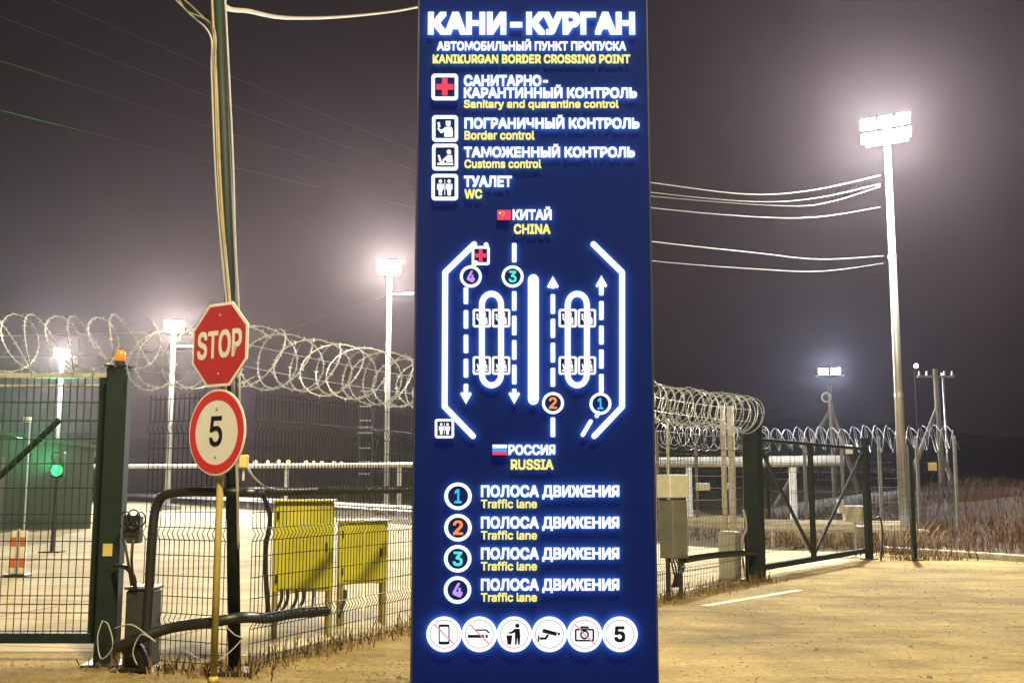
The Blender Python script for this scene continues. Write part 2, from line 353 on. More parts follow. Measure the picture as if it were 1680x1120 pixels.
b = MB(t.location); mesh_panel(b, (X0 + .07, YG - .035, 0), (X1 - .07, YG - .035, 0), .26, 2.6, .068, .0048, [], [at(60, y, YG).z for y in (843, 857, 887, 917, 946, 976, 990, 1004, 1034, 800, 760, 720, 690, 660)], Vector((0, -1, 0))); b.build('mesh_infill', WIRE, t)
# motor and control boxes at the beacon post
t = thing('gate_motor', (-3.26, 9.93, 0), 'black gate motor cabinet standing at the foot of the beacon post', 'gate motor')
b = MB(); b.box((0, 0, .36), (.24, .26, .66), bev=.02); b.build('housing', DARK, t)
b = MB(); b.box((0, 0, .705), (.27, .29, .03), bev=.01); b.build('lid', GREY, t)
b = MB(); b.box((0, 0, .015), (.32, .34, .03)); b.build('base', CONC, t)
t = thing('control_box', at(212, 868, 9.9), 'small black control box hung beside the beacon post with cable loops', 'control box')
b = MB(); b.box((0, .1, 0), (.15, .12, .25), bev=.012); b.build('housing', DARK, t)
b = MB(); b.box((.01, .036, .02), (.11, .01, .16)); b.build('door', BLACK, t)
for k, (x, r_) in enumerate(((-.04, .05), (.03, .06), (.09, .045))):
    b = MB(); b.tube([(x + r_ * math.cos(a), .0 + .01 * k, .09 + r_ * 1.4 * math.sin(a)) for a in [i * .52 for i in range(12)]], .008, 6, close=True); b.build('cable_loop', BLACK, t, True)
def cable(name, pts, r, m, label, cat='cable', group=None, n=6, k=6, rib=False):
    P = spline(pts, k); o = Vector(P[0]); b = MB(o)
    if rib:
        Q = []; L = 0
        for p, q in zip(P, P[1:]):
            d = (q - p).length; c = max(1, int(d / .012)); Q += [p.lerp(q, i / c) for i in range(c)]
        b.tube(Q, [r * (1 + .10 * (i % 2)) for i in range(len(Q))], 8)
    else: b.tube(P, r, n)
    ob = b.build(name, m, smooth=True); ob.location = o; return tag(ob, label, cat, group)
Yc = 9.85
for pts, lab in (([at(204, 885, 9.75), at(210, 920, 9.72), at(216, 960, 9.75)], 'thin black cable dropping from the hung control box, nearer the post'),
                 ([at(218, 885, 9.75), at(216, 920, 9.72), at(219, 958, 9.76)], 'thin black cable dropping from the hung control box, farther from the post')):
    cable('cable', pts, .012, BLACK, lab)
cable('cable', [at(188, 927, 10.0), at(206, 930, 9.8), at(219, 945, 9.75), at(222, 970, 9.8)], .02, BLACK, 'short black hose curving from the beacon post into the motor cabinet', 'hose')
cable('corrugated_conduit', [at(236, 1098, 9.75), at(243, 1000, 9.8), at(250, 880, 9.8), at(258, 828, 9.8), at(285, 808, 9.72), at(390, 807, 9.55), at(450, 806, 10.35), at(560, 805, 11.3), at(676, 802, 12.6), at(760, 800, 13.6)], .040, BLACK, 'thick black conduit rising from the ground and running level along the fence', 'conduit', rib=True)
cable('corrugated_conduit', [at(190, 1062, 9.62), at(232, 1045, 9.58), at(285, 1028, 9.6), at(345, 1020, 9.5), at(400, 1012, 9.6), at(440, 1013, 10.2), at(480, 1006, 10.65), at(538, 1002, 11.2)], .046, BLACK, 'thick black conduit sagging low along the fence below the stop sign', 'conduit', rib=True)
cable('corrugated_conduit', [at(205, 1066, 9.7), at(222, 1060, 9.65), at(232, 1075, 9.66), at(237, 1100, 9.7)], .05, BLACK, 'short black conduit elbow in the ground beside the motor cabinet', 'conduit', rib=True)
cable('cable', [at(432, 812, 10.05), at(443, 850, 10.1), at(436, 900, 10.1), at(437, 960, 10.1), at(441, 1008, 10.1)], .022, BLACK, 'black cable hanging in front of the tall yellow cabinet edge')
cable('cable', [at(402, 758, 9.5), at(418, 785, 9.6), at(450, 803, 10.2), at(520, 802, 10.9)], .012, LCABLE, 'grey cable curving down from the yellow junction box')
cable('loose_wire', [at(168, 1018, 9.9) , at(160, 1045, 9.85), at(166, 1080, 9.8), at(185, 1060, 9.8), at(178, 1025, 9.85), at(168, 1018, 9.9)], .006, LCABLE, 'loose loop of wire hanging round the foot of the beacon post', 'wire')
cable('loose_wire', [at(188, 1030, 9.6), at(215, 1024, 9.5), at(240, 1040, 9.5), at(255, 1052, 9.45), at(232, 1040, 9.5), at(218, 1068, 9.5), at(225, 1090, 9.5)], .006, LCABLE, 'tangled loose wire over the low black conduit', 'wire')
cable('loose_wire', [at(370, 1026, 9.4), at(384, 1040, 9.4), at(395, 1050, 9.45), at(350, 1085, 9.3), at(300, 1065, 9.5)], .005, LCABLE, 'thin loose wire at the foot of the leaning mast', 'wire')
# braced gate on the right
t = thing('braced_gate', PD, 'dark green gate with V shaped braces beside the massive gate post', 'gate')
d = (GE - PD).normalized(); gA, gB = PD + d * .22, GE - d * .12; H0, H1 = .20, 2.38; up = lambda z_: Vector((0, 0, z_))
ang = math.atan2(d.y, d.x); L = (gB - gA).length
def bar(b, p, q, w_):
    b.tube([p, q], w_ * .7, 4)
b = MB(PD); b.box((gA + gB) / 2 + up(H0), (L, .09, .10), ang, bev=.006); b.box((gA + gB) / 2 + up(H1), (L, .06, .06), ang, bev=.005)
b.box(gA + up((H0 + H1) / 2), (.07, .07, H1 - H0), ang); b.box(gB + up((H0 + H1) / 2), (.07, .07, H1 - H0), ang); b.build('frame', GREEN, t)
gm = gA.lerp(gB, .44)
b = MB(PD); b.box(gm + up((H0 + H1) / 2), (.11, .08, H1 - H0 - .05), ang, bev=.006); b.build('centre_stile', GREEN, t)
for p in (gA, gB):
    b = MB(PD); bar(b, p + up(H1 - .04), gm + up(H0 + .06), .05); b.build('diagonal_brace', GREEN, t)
b = MB(PD); o_ = outward(gA, gB); mesh_panel(b, gA + o_ * .045, gB + o_ * .045, H0 + .04, H1 - .02, .065, .0035, [], [.45, .7, .95, 1.2, 1.45, 1.7, 1.95, 2.2], o_); b.build('mesh_infill', WIRE, t)
# short fence from gate to thin post and the lamp side
t = thing('mesh_fence', GE, 'short mesh fence beside the slim dark gate post and the thin post', 'fence', 'welded mesh fence runs')
b = MB(GE); mesh_panel(b, GE + Vector((.08, -.03, 0)), FE - Vector((.05, 0, 0)), .05, 2.3, .065, .004, FOLDS[:2], ROWS[:9], Vector((0, -1, 0))); b.build('mesh_panel', WIRE, t)
t = thing('gate_motor', gnd(1416, 906), 'light grey gate motor box beside the slim dark gate post', 'gate motor'); hh = .62
b = MB(); b.box((0, 0, hh / 2 + .02), (.34, .3, hh), bev=.03); b.build('housing', LGREY, t)
b = MB(); b.box((0, 0, .01), (.42, .4, .02)); b.build('base', CONC, t)
t = thing('control_cabinet', at(1402, 842, 25.2), 'white control cabinet fixed above the light grey motor box', 'control box')
b = MB(); b.box((0, 0, 0), (.48, .22, .36), bev=.02); b.build('housing', WHITE, t)
b = MB(); b.box((-.30, .05, .16), (.12, .2, .3), bev=.01); b.build('side_box', WHITE, t)
b = MB(); b.tube([(0, 0, -.18), (0, .02, -.95)], .03, 6); b.build('stand', GALV, t)
cable('cable', [at(1432, 852, 24.0), at(1444, 850, 24), at(1448, 880, 24), at(1445, 922, 24)], .022, BLACK, 'black cable looping down beside the slim dark gate post')
cable('corrugated_conduit', [at(1122, 918, 15.9), at(1160, 912, 16.9), at(1200, 908, 17.8), at(1238, 906, 18.7)], .045, BLACK, 'black conduit running from the grey cabinet to the massive gate post', 'conduit', rib=True)
for i, (x, dx) in enumerate(((1219, 0), (1224, 4))):
    cable('cable', [at(x, 835, 18.6), at(x + 6 - dx, 865, 18.55), at(x - 2 + dx, 890, 18.55), at(x + 3, 945, 18.6)], .02, (LCABLE, BLACK)[i], ('pale', 'black')[i] + ' cable strapped beside the massive green gate post')
t = thing('gate_drive', PD + Vector((-.42, .05, 0)), 'pale grey gate drive unit at the foot of the massive green gate post', 'gate motor')
b = MB(); b.box((0, 0, .42), (.3, .3, .8), R(-34), bev=.02); b.build('housing', LGREY, t)
b = MB(); b.box((0, 0, .01), (.36, .36, .02), R(-34)); b.build('base', CONC, t)

# ---------------------------------------------------------------- stop sign and speed limit on one post
SP = gnd(350, 1119) ; sa = R(-36); nrm = Vector((math.sin(sa), -math.cos(sa), 0)); tg = Vector((math.cos(sa), math.sin(sa), 0))
t = thing('road_sign_post', SP, 'yellowed post carrying the red octagon sign and the round speed sign', 'road sign')
ytop = at(372, 500, SP.y).z
b = MB(SP); b.tube([SP, SP + up(1.2), SP + up(ytop)], .029, 14); b.build('post', YELPOST, t, True)
b = MB(SP); b.tube([SP + up(.0), SP + up(.05)], [.05, .034], 14); b.build('collar', YELPOST, t, True)
def disc(c, r, n, ph=0): return [c + tg * (r * math.cos(2 * math.pi * i / n + ph)) + Vector((0, 0, r * math.sin(2 * math.pi * i / n + ph))) for i in range(n)]
zs = (at(361, 566, SP.y).z); zc = (at(358, 709, SP.y).z)
FONT = None
try:
    FONT = bpy.data.fonts.load(os.path.join(bpy.utils.system_resource('DATAFILES', path='fonts'), 'Inter.woff2'))
except Exception: FONT = None
def text_mesh(body, spacing=1.0, res=2):
    c = bpy.data.curves.new('lettering', 'FONT'); c.body = body; c.resolution_u = 2 if any(ord(ch) > 1000 for ch in body) else 3; c.space_character = spacing
    if FONT: c.font = FONT
    o = bpy.data.objects.new('lettering', c); COL.objects.link(o)
    dg = bpy.context.evaluated_depsgraph_get(); dg.update(); me = bpy.data.meshes.new_from_object(o.evaluated_get(dg)); bpy.data.objects.remove(o); bpy.data.curves.remove(c)
    return me
_m = text_mesh('H'); CAP = max(v.co.y for v in _m.vertices) - min(v.co.y for v in _m.vertices)
def lettering(name, body, m, parent, bl, wd, ht, ux, uy, depth, off=.02, spacing=1.0):
    """text whose first letter's foot is at bl (parent space), wd wide, capitals ht high, along ux / uy; depth = thickness vector; off fattens the strokes"""
    me = text_mesh(body, spacing); xs = [v.co.x for v in me.vertices]; x0, x1 = min(xs), max(xs); off *= .9; sx, sy = wd / (x1 - x0 + 2 * off), ht / (CAP + 2 * off)
    edges = {}
    for p in me.polygons:
        for k in p.edge_keys: edges[k] = edges.get(k, 0) + 1
    V = []; FC = []; BK = []; sh = [(0, 0)] + ([(dx * off, dy * off) for dx in (-1, 0, 1) for dy in (-1, 0, 1) if dx or dy] if off > 0 else []); n = len(me.vertices)
    for i, (dx, dy) in enumerate(sh):
        k = len(V); z = 1 - .015 * i
        for zz in (0, z):
            for v in me.vertices: V.append(bl + ux * ((v.co.x - x0 + off + dx) * sx) + uy * ((v.co.y + off + dy) * sy) + depth * (zz + .01 * i * (zz == 0)))
        for p in me.polygons: FC.append([j + k + n for j in p.vertices]); BK.append(len(FC)); FC.append([j + k for j in reversed(p.vertices)])
        for (q, r_), c in edges.items():
            if c == 1: FC.append((q + k, r_ + k, r_ + k + n, q + k + n))
    bpy.data.meshes.remove(me); me = bpy.data.meshes.new(name); me.from_pydata([tuple(v) for v in V], [], FC); me.materials.append(m)
    if m.name.startswith('lit_') and depth.length > .004 and ht > .01:
        me.materials.append(HALOY if m.name == 'lit_yellow_letter' else HALO)
        for i in BK: me.polygons[i].material_index = 1
    o = bpy.data.objects.new(name, me); COL.objects.link(o); o.parent = parent; return o
cS = SP + nrm * .045 + up(zs); ro = .385; q8 = math.pi / 8
b = MB(SP); b.prism(disc(cS, ro, 8, q8), nrm * 0, nrm * .012); s1 = b.build('stop_sign', SIGNW, t)
b = MB(SP); b.prism(disc(cS, ro - .028, 8, q8), nrm * .0125, nrm * .0145); b.build('red_field', REDP, s1)
lettering('lettering', 'STOP', SIGNW, s1, cS - SP + nrm * .015 - tg * .285 - up(.115), .57, .235, tg, Vector((0, 0, 1)), nrm * .002, .022)
cC = SP + nrm * .045 + up(zc)
b = MB(SP); b.prism(disc(cC, .360, 48), nrm * 0, nrm * .012); s2 = b.build('speed_limit_sign', SIGNW, t)
b = MB(SP); b.ring(disc(cC, .345, 48), disc(cC, .272, 48), nrm * .0125, nrm * .0145); b.build('red_ring', mat('red_ring_sheeting', (.48, .022, .026), .5, var=.1), s2)
lettering('numeral', '5', INK, s2, cC - SP + nrm * .0125 - tg * .088 - up(.115), .165, .25, tg, Vector((0, 0, 1)), nrm * .002, .012)
for s_, c_, zz in ((s1, cS, .25), (s1, cS, -.25), (s2, cC, .20), (s2, cC, -.20)):
    b = MB(SP); q = c_ + up(zz) + nrm * .013; b.tube([q, q + nrm * .006], .011, 8); b.build('bolt', GALV, s_)
for z_ in (zs - .15, zs + .15, zc - .15, zc + .15):
    b = MB(SP); b.tube([SP + up(z_ - .018), SP + up(z_ + .018)], .034, 12); b.box(SP + nrm * .036 + up(z_), (.12, .012, .034), sa); b.build('clamp', GALV, t)

# ---------------------------------------------------------------- leaning mast with cables
MT = at(352, -160, 9.45); t = thing('leaning_mast', PA, 'tall dark leaning mast behind the stop sign', 'mast')
b = MB(PA); b.tube([PA + up(.02), PA.lerp(MT, .5) + Vector((.05, 0, 0)), MT], [.056, .055, .048], 12); b.build('pole', GREEN, t, True)
b = MB(PA); b.box(PA + up(.02), (.36, .3, .04)); b.build('base_plate', DARK, t)
def mp(py, dx, dy=-.09):                              # a point beside the mast at a photo row
    f = (1100 - py) / 1260.; zt = at(370, py, 9.55).z; k = (zt - .02) / (MT.z - .02); p = PA.lerp(MT, k); p = p + Vector((.1 * k * (1 - k) * 2 + dx, dy, 0)); p.z = zt; return p
cable('cable', [at(200, -170, 17), at(262, -40, 12.5), at(300, -2, 10.6), at(318, 14, 10)] + [mp(y, x) for y, x in ((62, -.055), (120, -.06), (300, -.058), (420, -.03), (498, .0))], .009, CABLE, 'pale cable strapped to the leaning mast, branching off near its top', group='cables on the leaning mast')
cable('cable', [at(150, -160, 17), at(240, -50, 12.6), at(296, 8, 10.6), at(312, 24, 10)] + [mp(y, x, -.1) for y, x in ((70, -.075), (130, -.078), (300, -.075), (430, -.04), (560, .01), (700, .03))], .009, LCABLE, 'grey cable strapped to the leaning mast, outermost of its bundle', group='cables on the leaning mast')
cable('cable', [mp(y, x, -.1) for y, x in ((-150, -.04), (0, -.045), (150, -.038), (300, -.035), (420, -.01), (520, .02), (760, .05), (900, .06))], .013, CABLE, 'pale yellow cable running straight down the face of the leaning mast', group='cables on the leaning mast')
cable('cable', [mp(y, x, -.08) for y, x in ((-150, .075), (0, .07), (250, .078), (400, .075), (520, .09), (650, .08), (740, .07))], .009, LCABLE, 'thin pale wire along the far side of the leaning mast above the junction box', group='cables on the leaning mast')
cable('cable', [at(120, -170, 16), at(215, -60, 12), at(285, -8, 10.5), at(306, 18, 10)] + [mp(y, x, -.11) for y, x in ((58, -.04), (140, -.048), (320, -.05), (460, .0), (600, .03))], .007, CABLE, 'thinnest pale cable strapped to the leaning mast, branching toward the upper corner', group='cables on the leaning mast')
t = thing('junction_box', at(400, 757, 9.5), 'small yellow junction box clipped to the leaning mast', 'junction box')
b = MB(); b.box((0, 0, 0), (.075, .07, .12), bev=.008); b.build('housing', PLATE, t)
b = MB(); b.box((0, -.038, 0), (.06, .008, .10), bev=.003); b.build('lid', PLATE, t)
b = MB(); b.tube([(0, .0, -.06), (0, 0, -.16)], .01, 6); b.build('gland', LGREY, t)

# ---------------------------------------------------------------- yellow cabinets behind the fence
def yellow_cabinet(c, wd, z0, z1, rz, label, nleg):
    t = thing('yellow_cabinet', c, label, 'cabinet', 'yellow electrical cabinets', rz)
    dp = .32; b = MB(); b.box((0, 0, (z0 + z1) / 2), (wd, dp, z1 - z0), bev=.01); b.build('body', YEL, t)
    b = MB(); b.box((0, -dp / 2 - .008, (z0 + z1) / 2), (wd - .07, .014, z1 - z0 - .07), bev=.005); dr = b.build('door', YEL, t)
    b = MB(); b.box((wd / 2 - .08, -dp / 2 - .025, (z0 + z1) / 2), (.025, .02, .09), bev=.004); b.build('handle', DARK, dr)
    for z_ in (z0 + .14, z1 - .14):
        b = MB(); b.tube([(-wd / 2 + .035, -dp / 2 - .018, z_ - .04), (-wd / 2 + .035, -dp / 2 - .018, z_ + .04)], .012, 8); b.build('hinge', DARK, dr)
    b = MB(); b.box((0, -.02, z1 + .012), (wd + .06, dp + .08, .022), bev=.005); b.build('rain_hood', YEL, t)
    for x in (-1, 1):
        for y in (-1, 1):
            b = MB(); b.box((x * (wd / 2 - .03), y * (dp / 2 - .03), z0 / 2), (.05, .05, z0)); b.build('leg', YELPOST, t)
    return t
fd = (PB - PA).normalized(); fa = R(48)
c1 = at(497, 900, 12.0); c1.z = 0; c2 = at(594, 900, 13.0); c2.z = 0
yellow_cabinet(c1, .63, .48, 1.42, R(14), 'taller yellow electrical cabinet on legs behind the mesh fence', 4)
yellow_cabinet(c2, .55, .48, 1.18, R(14), 'lower yellow electrical cabinet on legs beside the taller one', 4)
for i, (x, x2) in enumerate(((462, 448), (472, 458), (486, 470), (498, 482), (515, 512), (566, 556))):
    cable('cable', [at(x, 968, 11.7), at(x - 1, 985, 11.6), at(x2, 1010, 11.3)], .018, BLACK, ('first', 'second', 'third', 'fourth', 'fifth', 'last')[i] + ' black cable from the stop sign side entering the yellow cabinets from below', group='cables below the yellow cabinets')
# ---------------------------------------------------------------- grey cabinet on the right
gc = at(1105, 860, 15.75); gc.z = 0
t = thing('grey_cabinet', gc, 'dark grey cabinet with a lighter upper box on legs at the fence', 'cabinet', rz=R(40)); zb, zm, zt = at(1105, 915, 15.75).z, at(1105, 820, 15.75).z, at(1105, 778, 15.75).z
b = MB(); b.box((0, 0, (zb + zm) / 2), (.32, .26, zm - zb), bev=.012); b.build('lower_box', GREY, t)
b = MB(); b.box((0, .0, (zm + zt) / 2 + .015), (.40, .26, zt - zm - .03), bev=.012); b.build('upper_box', LGREY, t)
b = MB(); b.box((0, -.135, (zb + zm) / 2), (.26, .012, zm - zb - .06), bev=.004); b.build('door', GREY, t)
for x in (-.13, .13):
    b = MB(); b.box((x, 0, zb / 2), (.045, .045, zb)); b.build('leg', DARK, t)
b = MB(); 
for k in range(5): b.tube(spline([(-.1 + .05 * k, -.02, zb), (-.12 + .06 * k, -.08, zb - .12), (-.05 + .03 * k, -.05, zb - .26), (-.06 + .03 * k, 0, zb - .4)], 4), .014, 5)
b.build('cable_bundle', BLACK, t, True)

# ---------------------------------------------------------------- flood lamp masts
LENS = glow('floodlight_lens', (1, .98, .92), 60)
def flood_mast(p, h, label, heads=3, power=P_FLOOD, col=COOL, r0=.16, r1=.08, base=True, name='floodlight_mast', face=None, size=1.0, beam=6, tilt=58):
    t = thing(name, p, label, 'floodlight mast', 'floodlight masts'); p = Vector(p)
    fd_ = math.atan2(-p.x, p.y) if face is None else face; t.rotation_euler.z = 0
    M = Matrix.Rotation(fd_, 3, 'Z')
    b = MB(); b.tube([(0, 0, .25), (0, 0, h * .45), (0, 0, h)], [r0, (r0 + r1) / 2, r1], 14); b.build('pole', GALV, t, True)
    if base:
        b = MB(); b.box((0, 0, .16), (r0 * 7, r0 * 7, .32), bev=.04); b.build('footing', CONC, t)
        b = MB(); b.tube([(0, 0, .32), (0, 0, .36)], r0 * 1.9, 12); b.build('flange', GALV, t)
    for k in (.35, .7):
        b = MB(); b.tube([(0, 0, h * k), (0, 0, h * k + .12)], r0 * .93, 12); b.build('band', GALV, t)
    lamp_head(t, Vector((0, 0, h)), heads, power, col, fd_, size, beam, tilt); return t
def lamp_head(t, c0, heads, power, col, fd_, size=1.0, beam=6, tilt=58):
    M = Matrix.Rotation(fd_, 3, 'Z')
    b = MB(); b.box(c0 + M @ Vector((0, 0, .03)), (1.1 * size, .08, .08), fd_); b.build('crossbar', GALV, t)
    rows = 2 if heads == 3 else 1  # upper row of floodlights is added to widen the bright blob
    if rows == 2:
        b = MB(); b.box(c0 + M @ Vector((0, .03, .28 * size)), (.08, .06, .56 * size), fd_); b.box(c0 + M @ Vector((0, .02, .50 * size)), (1.05 * size, .06, .06), fd_); b.build('added_row_bracket', GALV, t)
    for k, rw in [(k, rw) for rw in range(rows) for k in range(heads)]:
        x = ((k - (heads - 1) / 2) * .46) * size; T = M @ Matrix.Rotation(R(-24), 3, 'X')
        c = c0 + M @ Vector((x, -.12, .22 + .40 * size * rw)); b = MB(); b.box(c, (.40 * size, .12, .32 * size), m=T, bev=.02); hd = b.build('floodlight', GREY, t)
        b = MB(); b.box(c + T @ Vector((0, -.065, 0)), (.35 * size, .012, .27 * size), m=T); b.build('lens', LENS, hd)
    for nm, pw, ang_, tl_, bl_, cc in (('floodlight_glow', power, 172, 78, .25, col), ('floodlight_beam', power * beam, 104, tilt, .5, BEAM if col == COOL else col)):
        if pw <= 0: continue
        l = bpy.data.lights.new(nm, 'SPOT' if ang_ < 160 or beam == 0 else 'POINT'); l.energy = pw; l.color = cc; l.shadow_soft_size = .3
        if l.type == 'SPOT': l.spot_size = R(ang_); l.spot_blend = bl_
        lo = bpy.data.objects.new(nm, l); COL.objects.link(lo); lo.parent = t; lo.location = c0 + M @ Vector((0, -.5, .3)); lo.rotation_euler = (M @ Matrix.Rotation(R(-tl_), 3, 'X')).to_euler()
f1 = Vector((11.55, 32.7, 0)); h1 = at(1440, 236, 32.7).z
flood_mast(f1, h1, 'tallest white floodlight mast with overhead wires, behind the thin fence post', power=P_FLOOD * 2.9, beam=1.4, r0=.15, r1=.09, face=-.55, size=1.15)
f2 = at(637, 600, 60); f2.z = 0; h2 = at(640, 450, 60).z
m2 = flood_mast(f2, h2, 'white floodlight mast with a side arm next to the blue sign', power=P_FLOOD * 3, beam=2.4, r0=.17, r1=.12)
b = MB(); z_ = at(640, 483, 60).z; b.tube([(0, 0, z_), (1.3, 0, z_)], .04, 6); b.box((1.1, 0, z_ + .05), (.55, .2, .14), bev=.03); b.build('side_arm', GALV, m2)
f3 = at(280, 680, 72); f3.z = 0; h3 = at(284, 545, 72).z
m3 = flood_mast(f3, h3, 'white floodlight mast with a side arm behind the stop sign', power=P_FLOOD * 2.4, beam=3, r0=.19, r1=.13)
b = MB(); z_ = at(290, 568, 72).z; b.tube([(0, 0, z_), (1.3, 0, z_)], .05, 6); b.build('side_arm', GALV, m3)
f4 = at(97, 680, 90); f4.z = 0; h4 = at(95, 588, 90).z
flood_mast(f4, h4, 'distant floodlight mast above the green lit building', power=P_FLOOD * 3.4, beam=1, r0=.2, r1=.14)
# ---------------------------------------------------------------- utility poles
def aframe(px, Y, ytop, dxs, label, arm=True):
    p = at(px, 840, Y); p.z = 0; t = thing('utility_pole', p, label, 'utility pole', 'braced utility poles'); h = at(px, ytop, Y).z
    b = MB(); b.tube([(0, 0, -.05), (-.1, 0, h)], [.16, .11], 10); b.build('pole', WOOD, t, True)
    for dx, zz in dxs:
        b = MB(); b.tube([(dx, .4, -.05), (-.05, .05, h * zz)], [.14, .10], 8); b.build('strut', WOOD, t, True)
    if arm:
        b = MB(); b.box((-.1, 0, h - .35), (1.7, .1, .1)); ca = b.build('crossarm', WOOD, t)
        for x in (-.85, -.5, .3, .65):
            b = MB(); b.tube([(x, 0, h - .3), (x, 0, h - .1)], [.05, .035], 8); b.build('insulator', WHITE, ca)
    return t, p, h
tp, pp, hp = aframe(1372, 58, 632, ((-3.4, .82), (1.7, .84)), 'braced wooden pole with a bluish lit lamp behind the V braced gate', False)
b = MB(); ring_c = Vector((-.35, -.2, at(1362, 652, 58).z)); b.tube([ring_c + Vector((.24 * math.cos(a), 0, .24 * math.sin(a))) for a in [i * .4833 for i in range(13)]], .05, 6, close=True); b.build('cable_reel', WHITE, tp)
lamp_head(tp, Vector((-.15, -.25, at(1360, 618, 58).z)), 2, P_FLOOD * 1.8, (.66, .86, 1), -.3, 1.35, 0)
aframe(1550, 50, 605, ((-2.2, .75), (1.3, .45)), 'braced wooden pole with crossarm above the dry bank')
b = None
t = thing('thin_pole', Vector((at(1560, 840, 52).x, 52, .5)), 'thin pale pole beside the braced wooden pole on the dry bank', 'pole')
b = MB(); b.tube([(0, 0, -.6), (-.05, 0, at(1557, 618, 52).z - .5)], .05, 8); b.build('shaft', GALV, t, True)
b = MB(); b.tube([(-.05, 0, at(1557, 618, 52).z - .5), (-.05, 0, at(1557, 612, 52).z - .5)], .07, 8); b.build('cap', GALV, t)
# hidden pole behind the blue sign that carries the wires
hpz = at(905, 30, 26); t = thing('utility_pole', (hpz.x, 26, 0), 'concrete pole hidden behind the tall blue sign', 'utility pole', 'braced utility poles')
b = MB(); b.tube([(0, 0, 0), (0, 0, hpz.z)], [.14, .09], 8); b.build('pole', CONC, t, True)
b = MB(); b.box((0, 0, hpz.z - .4), (1.4, .1, .1)); b.build('crossarm', WOOD, t)
WL = ('topmost', 'second', 'third', 'fourth', 'fifth', 'lowest')
for i, ((x0, y0), (xm, ym), (x1, y1)) in enumerate((((1070, 300), (1230, 319), (1444, 288)), ((1070, 316), (1240, 331), (1444, 302)), ((1070, 322), (1290, 338), (1444, 306)),
        ((1068, 341), (1240, 356), (1444, 340)), ((1066, 396), (1240, 415), (1449, 420)), ((1070, 428), (1250, 442), (1449, 432)))):
    a_ = at(900, y0 - 25, 26); p0 = at(x0, y0, 28); p1 = at(xm, ym, 30); p2 = at(x1, y1, 32.55)
    cable('overhead_wire', [a_, p0, p1, at((xm + x1) / 2, (ym + y1) / 2 + 8, 31.3), p2], (.014, .010, .010, .013, .017, .011)[i], LCABLE, WL[i] + ' of the overhead wires between the blue sign and the tallest floodlight mast', 'wire', 'overhead wires', 5)
cable('overhead_wire', [MT + up(-.4), at(364, 4, 9.6), at(410, 19, 11), at(480, 30, 13.5), at(585, 26, 17.5), at(685, 12, 21.5), at(800, -20, 25), hpz], .024, CABLE, 'thick pale yellow cable from the mast top to behind the blue sign', 'wire')
for i, (y0, y1) in enumerate(((-20, 285), (60, 300), (-90, 262), (150, 318))):
    a_, b_ = at(-120, y0, 13.5), at(880, y1 + 60, 26); cable('overhead_wire', catenary(a_, b_, .12, 14), .004, DARK, ('second', 'third', 'topmost', 'lowest')[i] + ' of the faint thin wires crossing the dark sky beyond the leaning mast', 'wire', 'faint wires in the sky', 4, 1)
cable('overhead_wire', [at(440, 555, 66), at(530, 520, 63), at(636, 484, 60)], .012, DARK, 'faint thin wire rising to the side arm mast next to the blue sign', 'wire')

# ---------------------------------------------------------------- far perimeter fence with razor wire
def far_fence(A, B, label, npost, rl, zz=2.62):
    A, B = Vector(A), Vector(B); t = thing('perimeter_fence', A, label, 'fence', 'far perimeter fence runs')
    for i in range(npost + 1):
        p = A.lerp(B, i / npost); b = MB(A); b.box(p + up(1.55), (.09, .09, 3.1), bev=.01); b.build('post', mat('weathered_fence_post', (.17, .16, .14), .8, var=.3), t)
    b = MB(A); mesh_panel(b, A, B, .1, zz, .14, .006, [], [.2, .8, 1.4, 2.0, 2.28], outward(A, B)); b.build('mesh_panel', WIRE, t)
    r_ = MB(A); coil(r_, A + up(3.02), B + up(3.02), .36, .34, .010, True, seg=12, barbs=False, jit=.25); o = r_.build('razor_wire', RAZOR); o.location = A; tag(o, rl, 'razor wire', 'razor wire coils')
    return t
fa_, fb_, fc_ = at(1080, 850, 31.5), at(1262, 850, 34.5), at(1572, 850, 34)
for v in (fa_, fb_, fc_): v.z = 0
far_fence(fa_, fb_, 'distant perimeter fence seen between the grey cabinet and massive gate post', 3, 'smaller razor wire roll seen below the dense roll beside the blue sign')
far_fence(fb_, fc_, 'distant perimeter fence seen through and beyond the braced gate', 5, 'razor wire roll stretching past the tallest floodlight mast')
for i, x in enumerate((1190, 1203)):
    p = at(x, 860, 22.5 + i * .2); p.z = 0; t = thing('concrete_post', p, ('slimmer', 'thicker')[i] + ' pale post rising through the dense razor wire roll', 'post')
    b = MB(); b.tube([(0, 0, 0), (0, 0, at(x, 664, 22.5).z)], .05 + .02 * i, 8); b.build('shaft', CONC, t, True)
    b = MB(); b.box((0, -.01, at(x, 735, 22.5).z), (.22 + .04 * i, .03, .05)); b.build('bracket', GALV, t)
p = at(1098, 850, 24); p.z = 0; t = thing('thin_pole', p, 'thin pale pole behind the dense razor wire roll', 'pole'); b = MB(); b.tube([(0, 0, 0), (0, 0, at(1098, 690, 24).z)], .035, 8); b.build('shaft', GALV, t); b = MB(); b.ball((0, 0, at(1098, 690, 24).z), .05); b.build('cap', GALV, t)
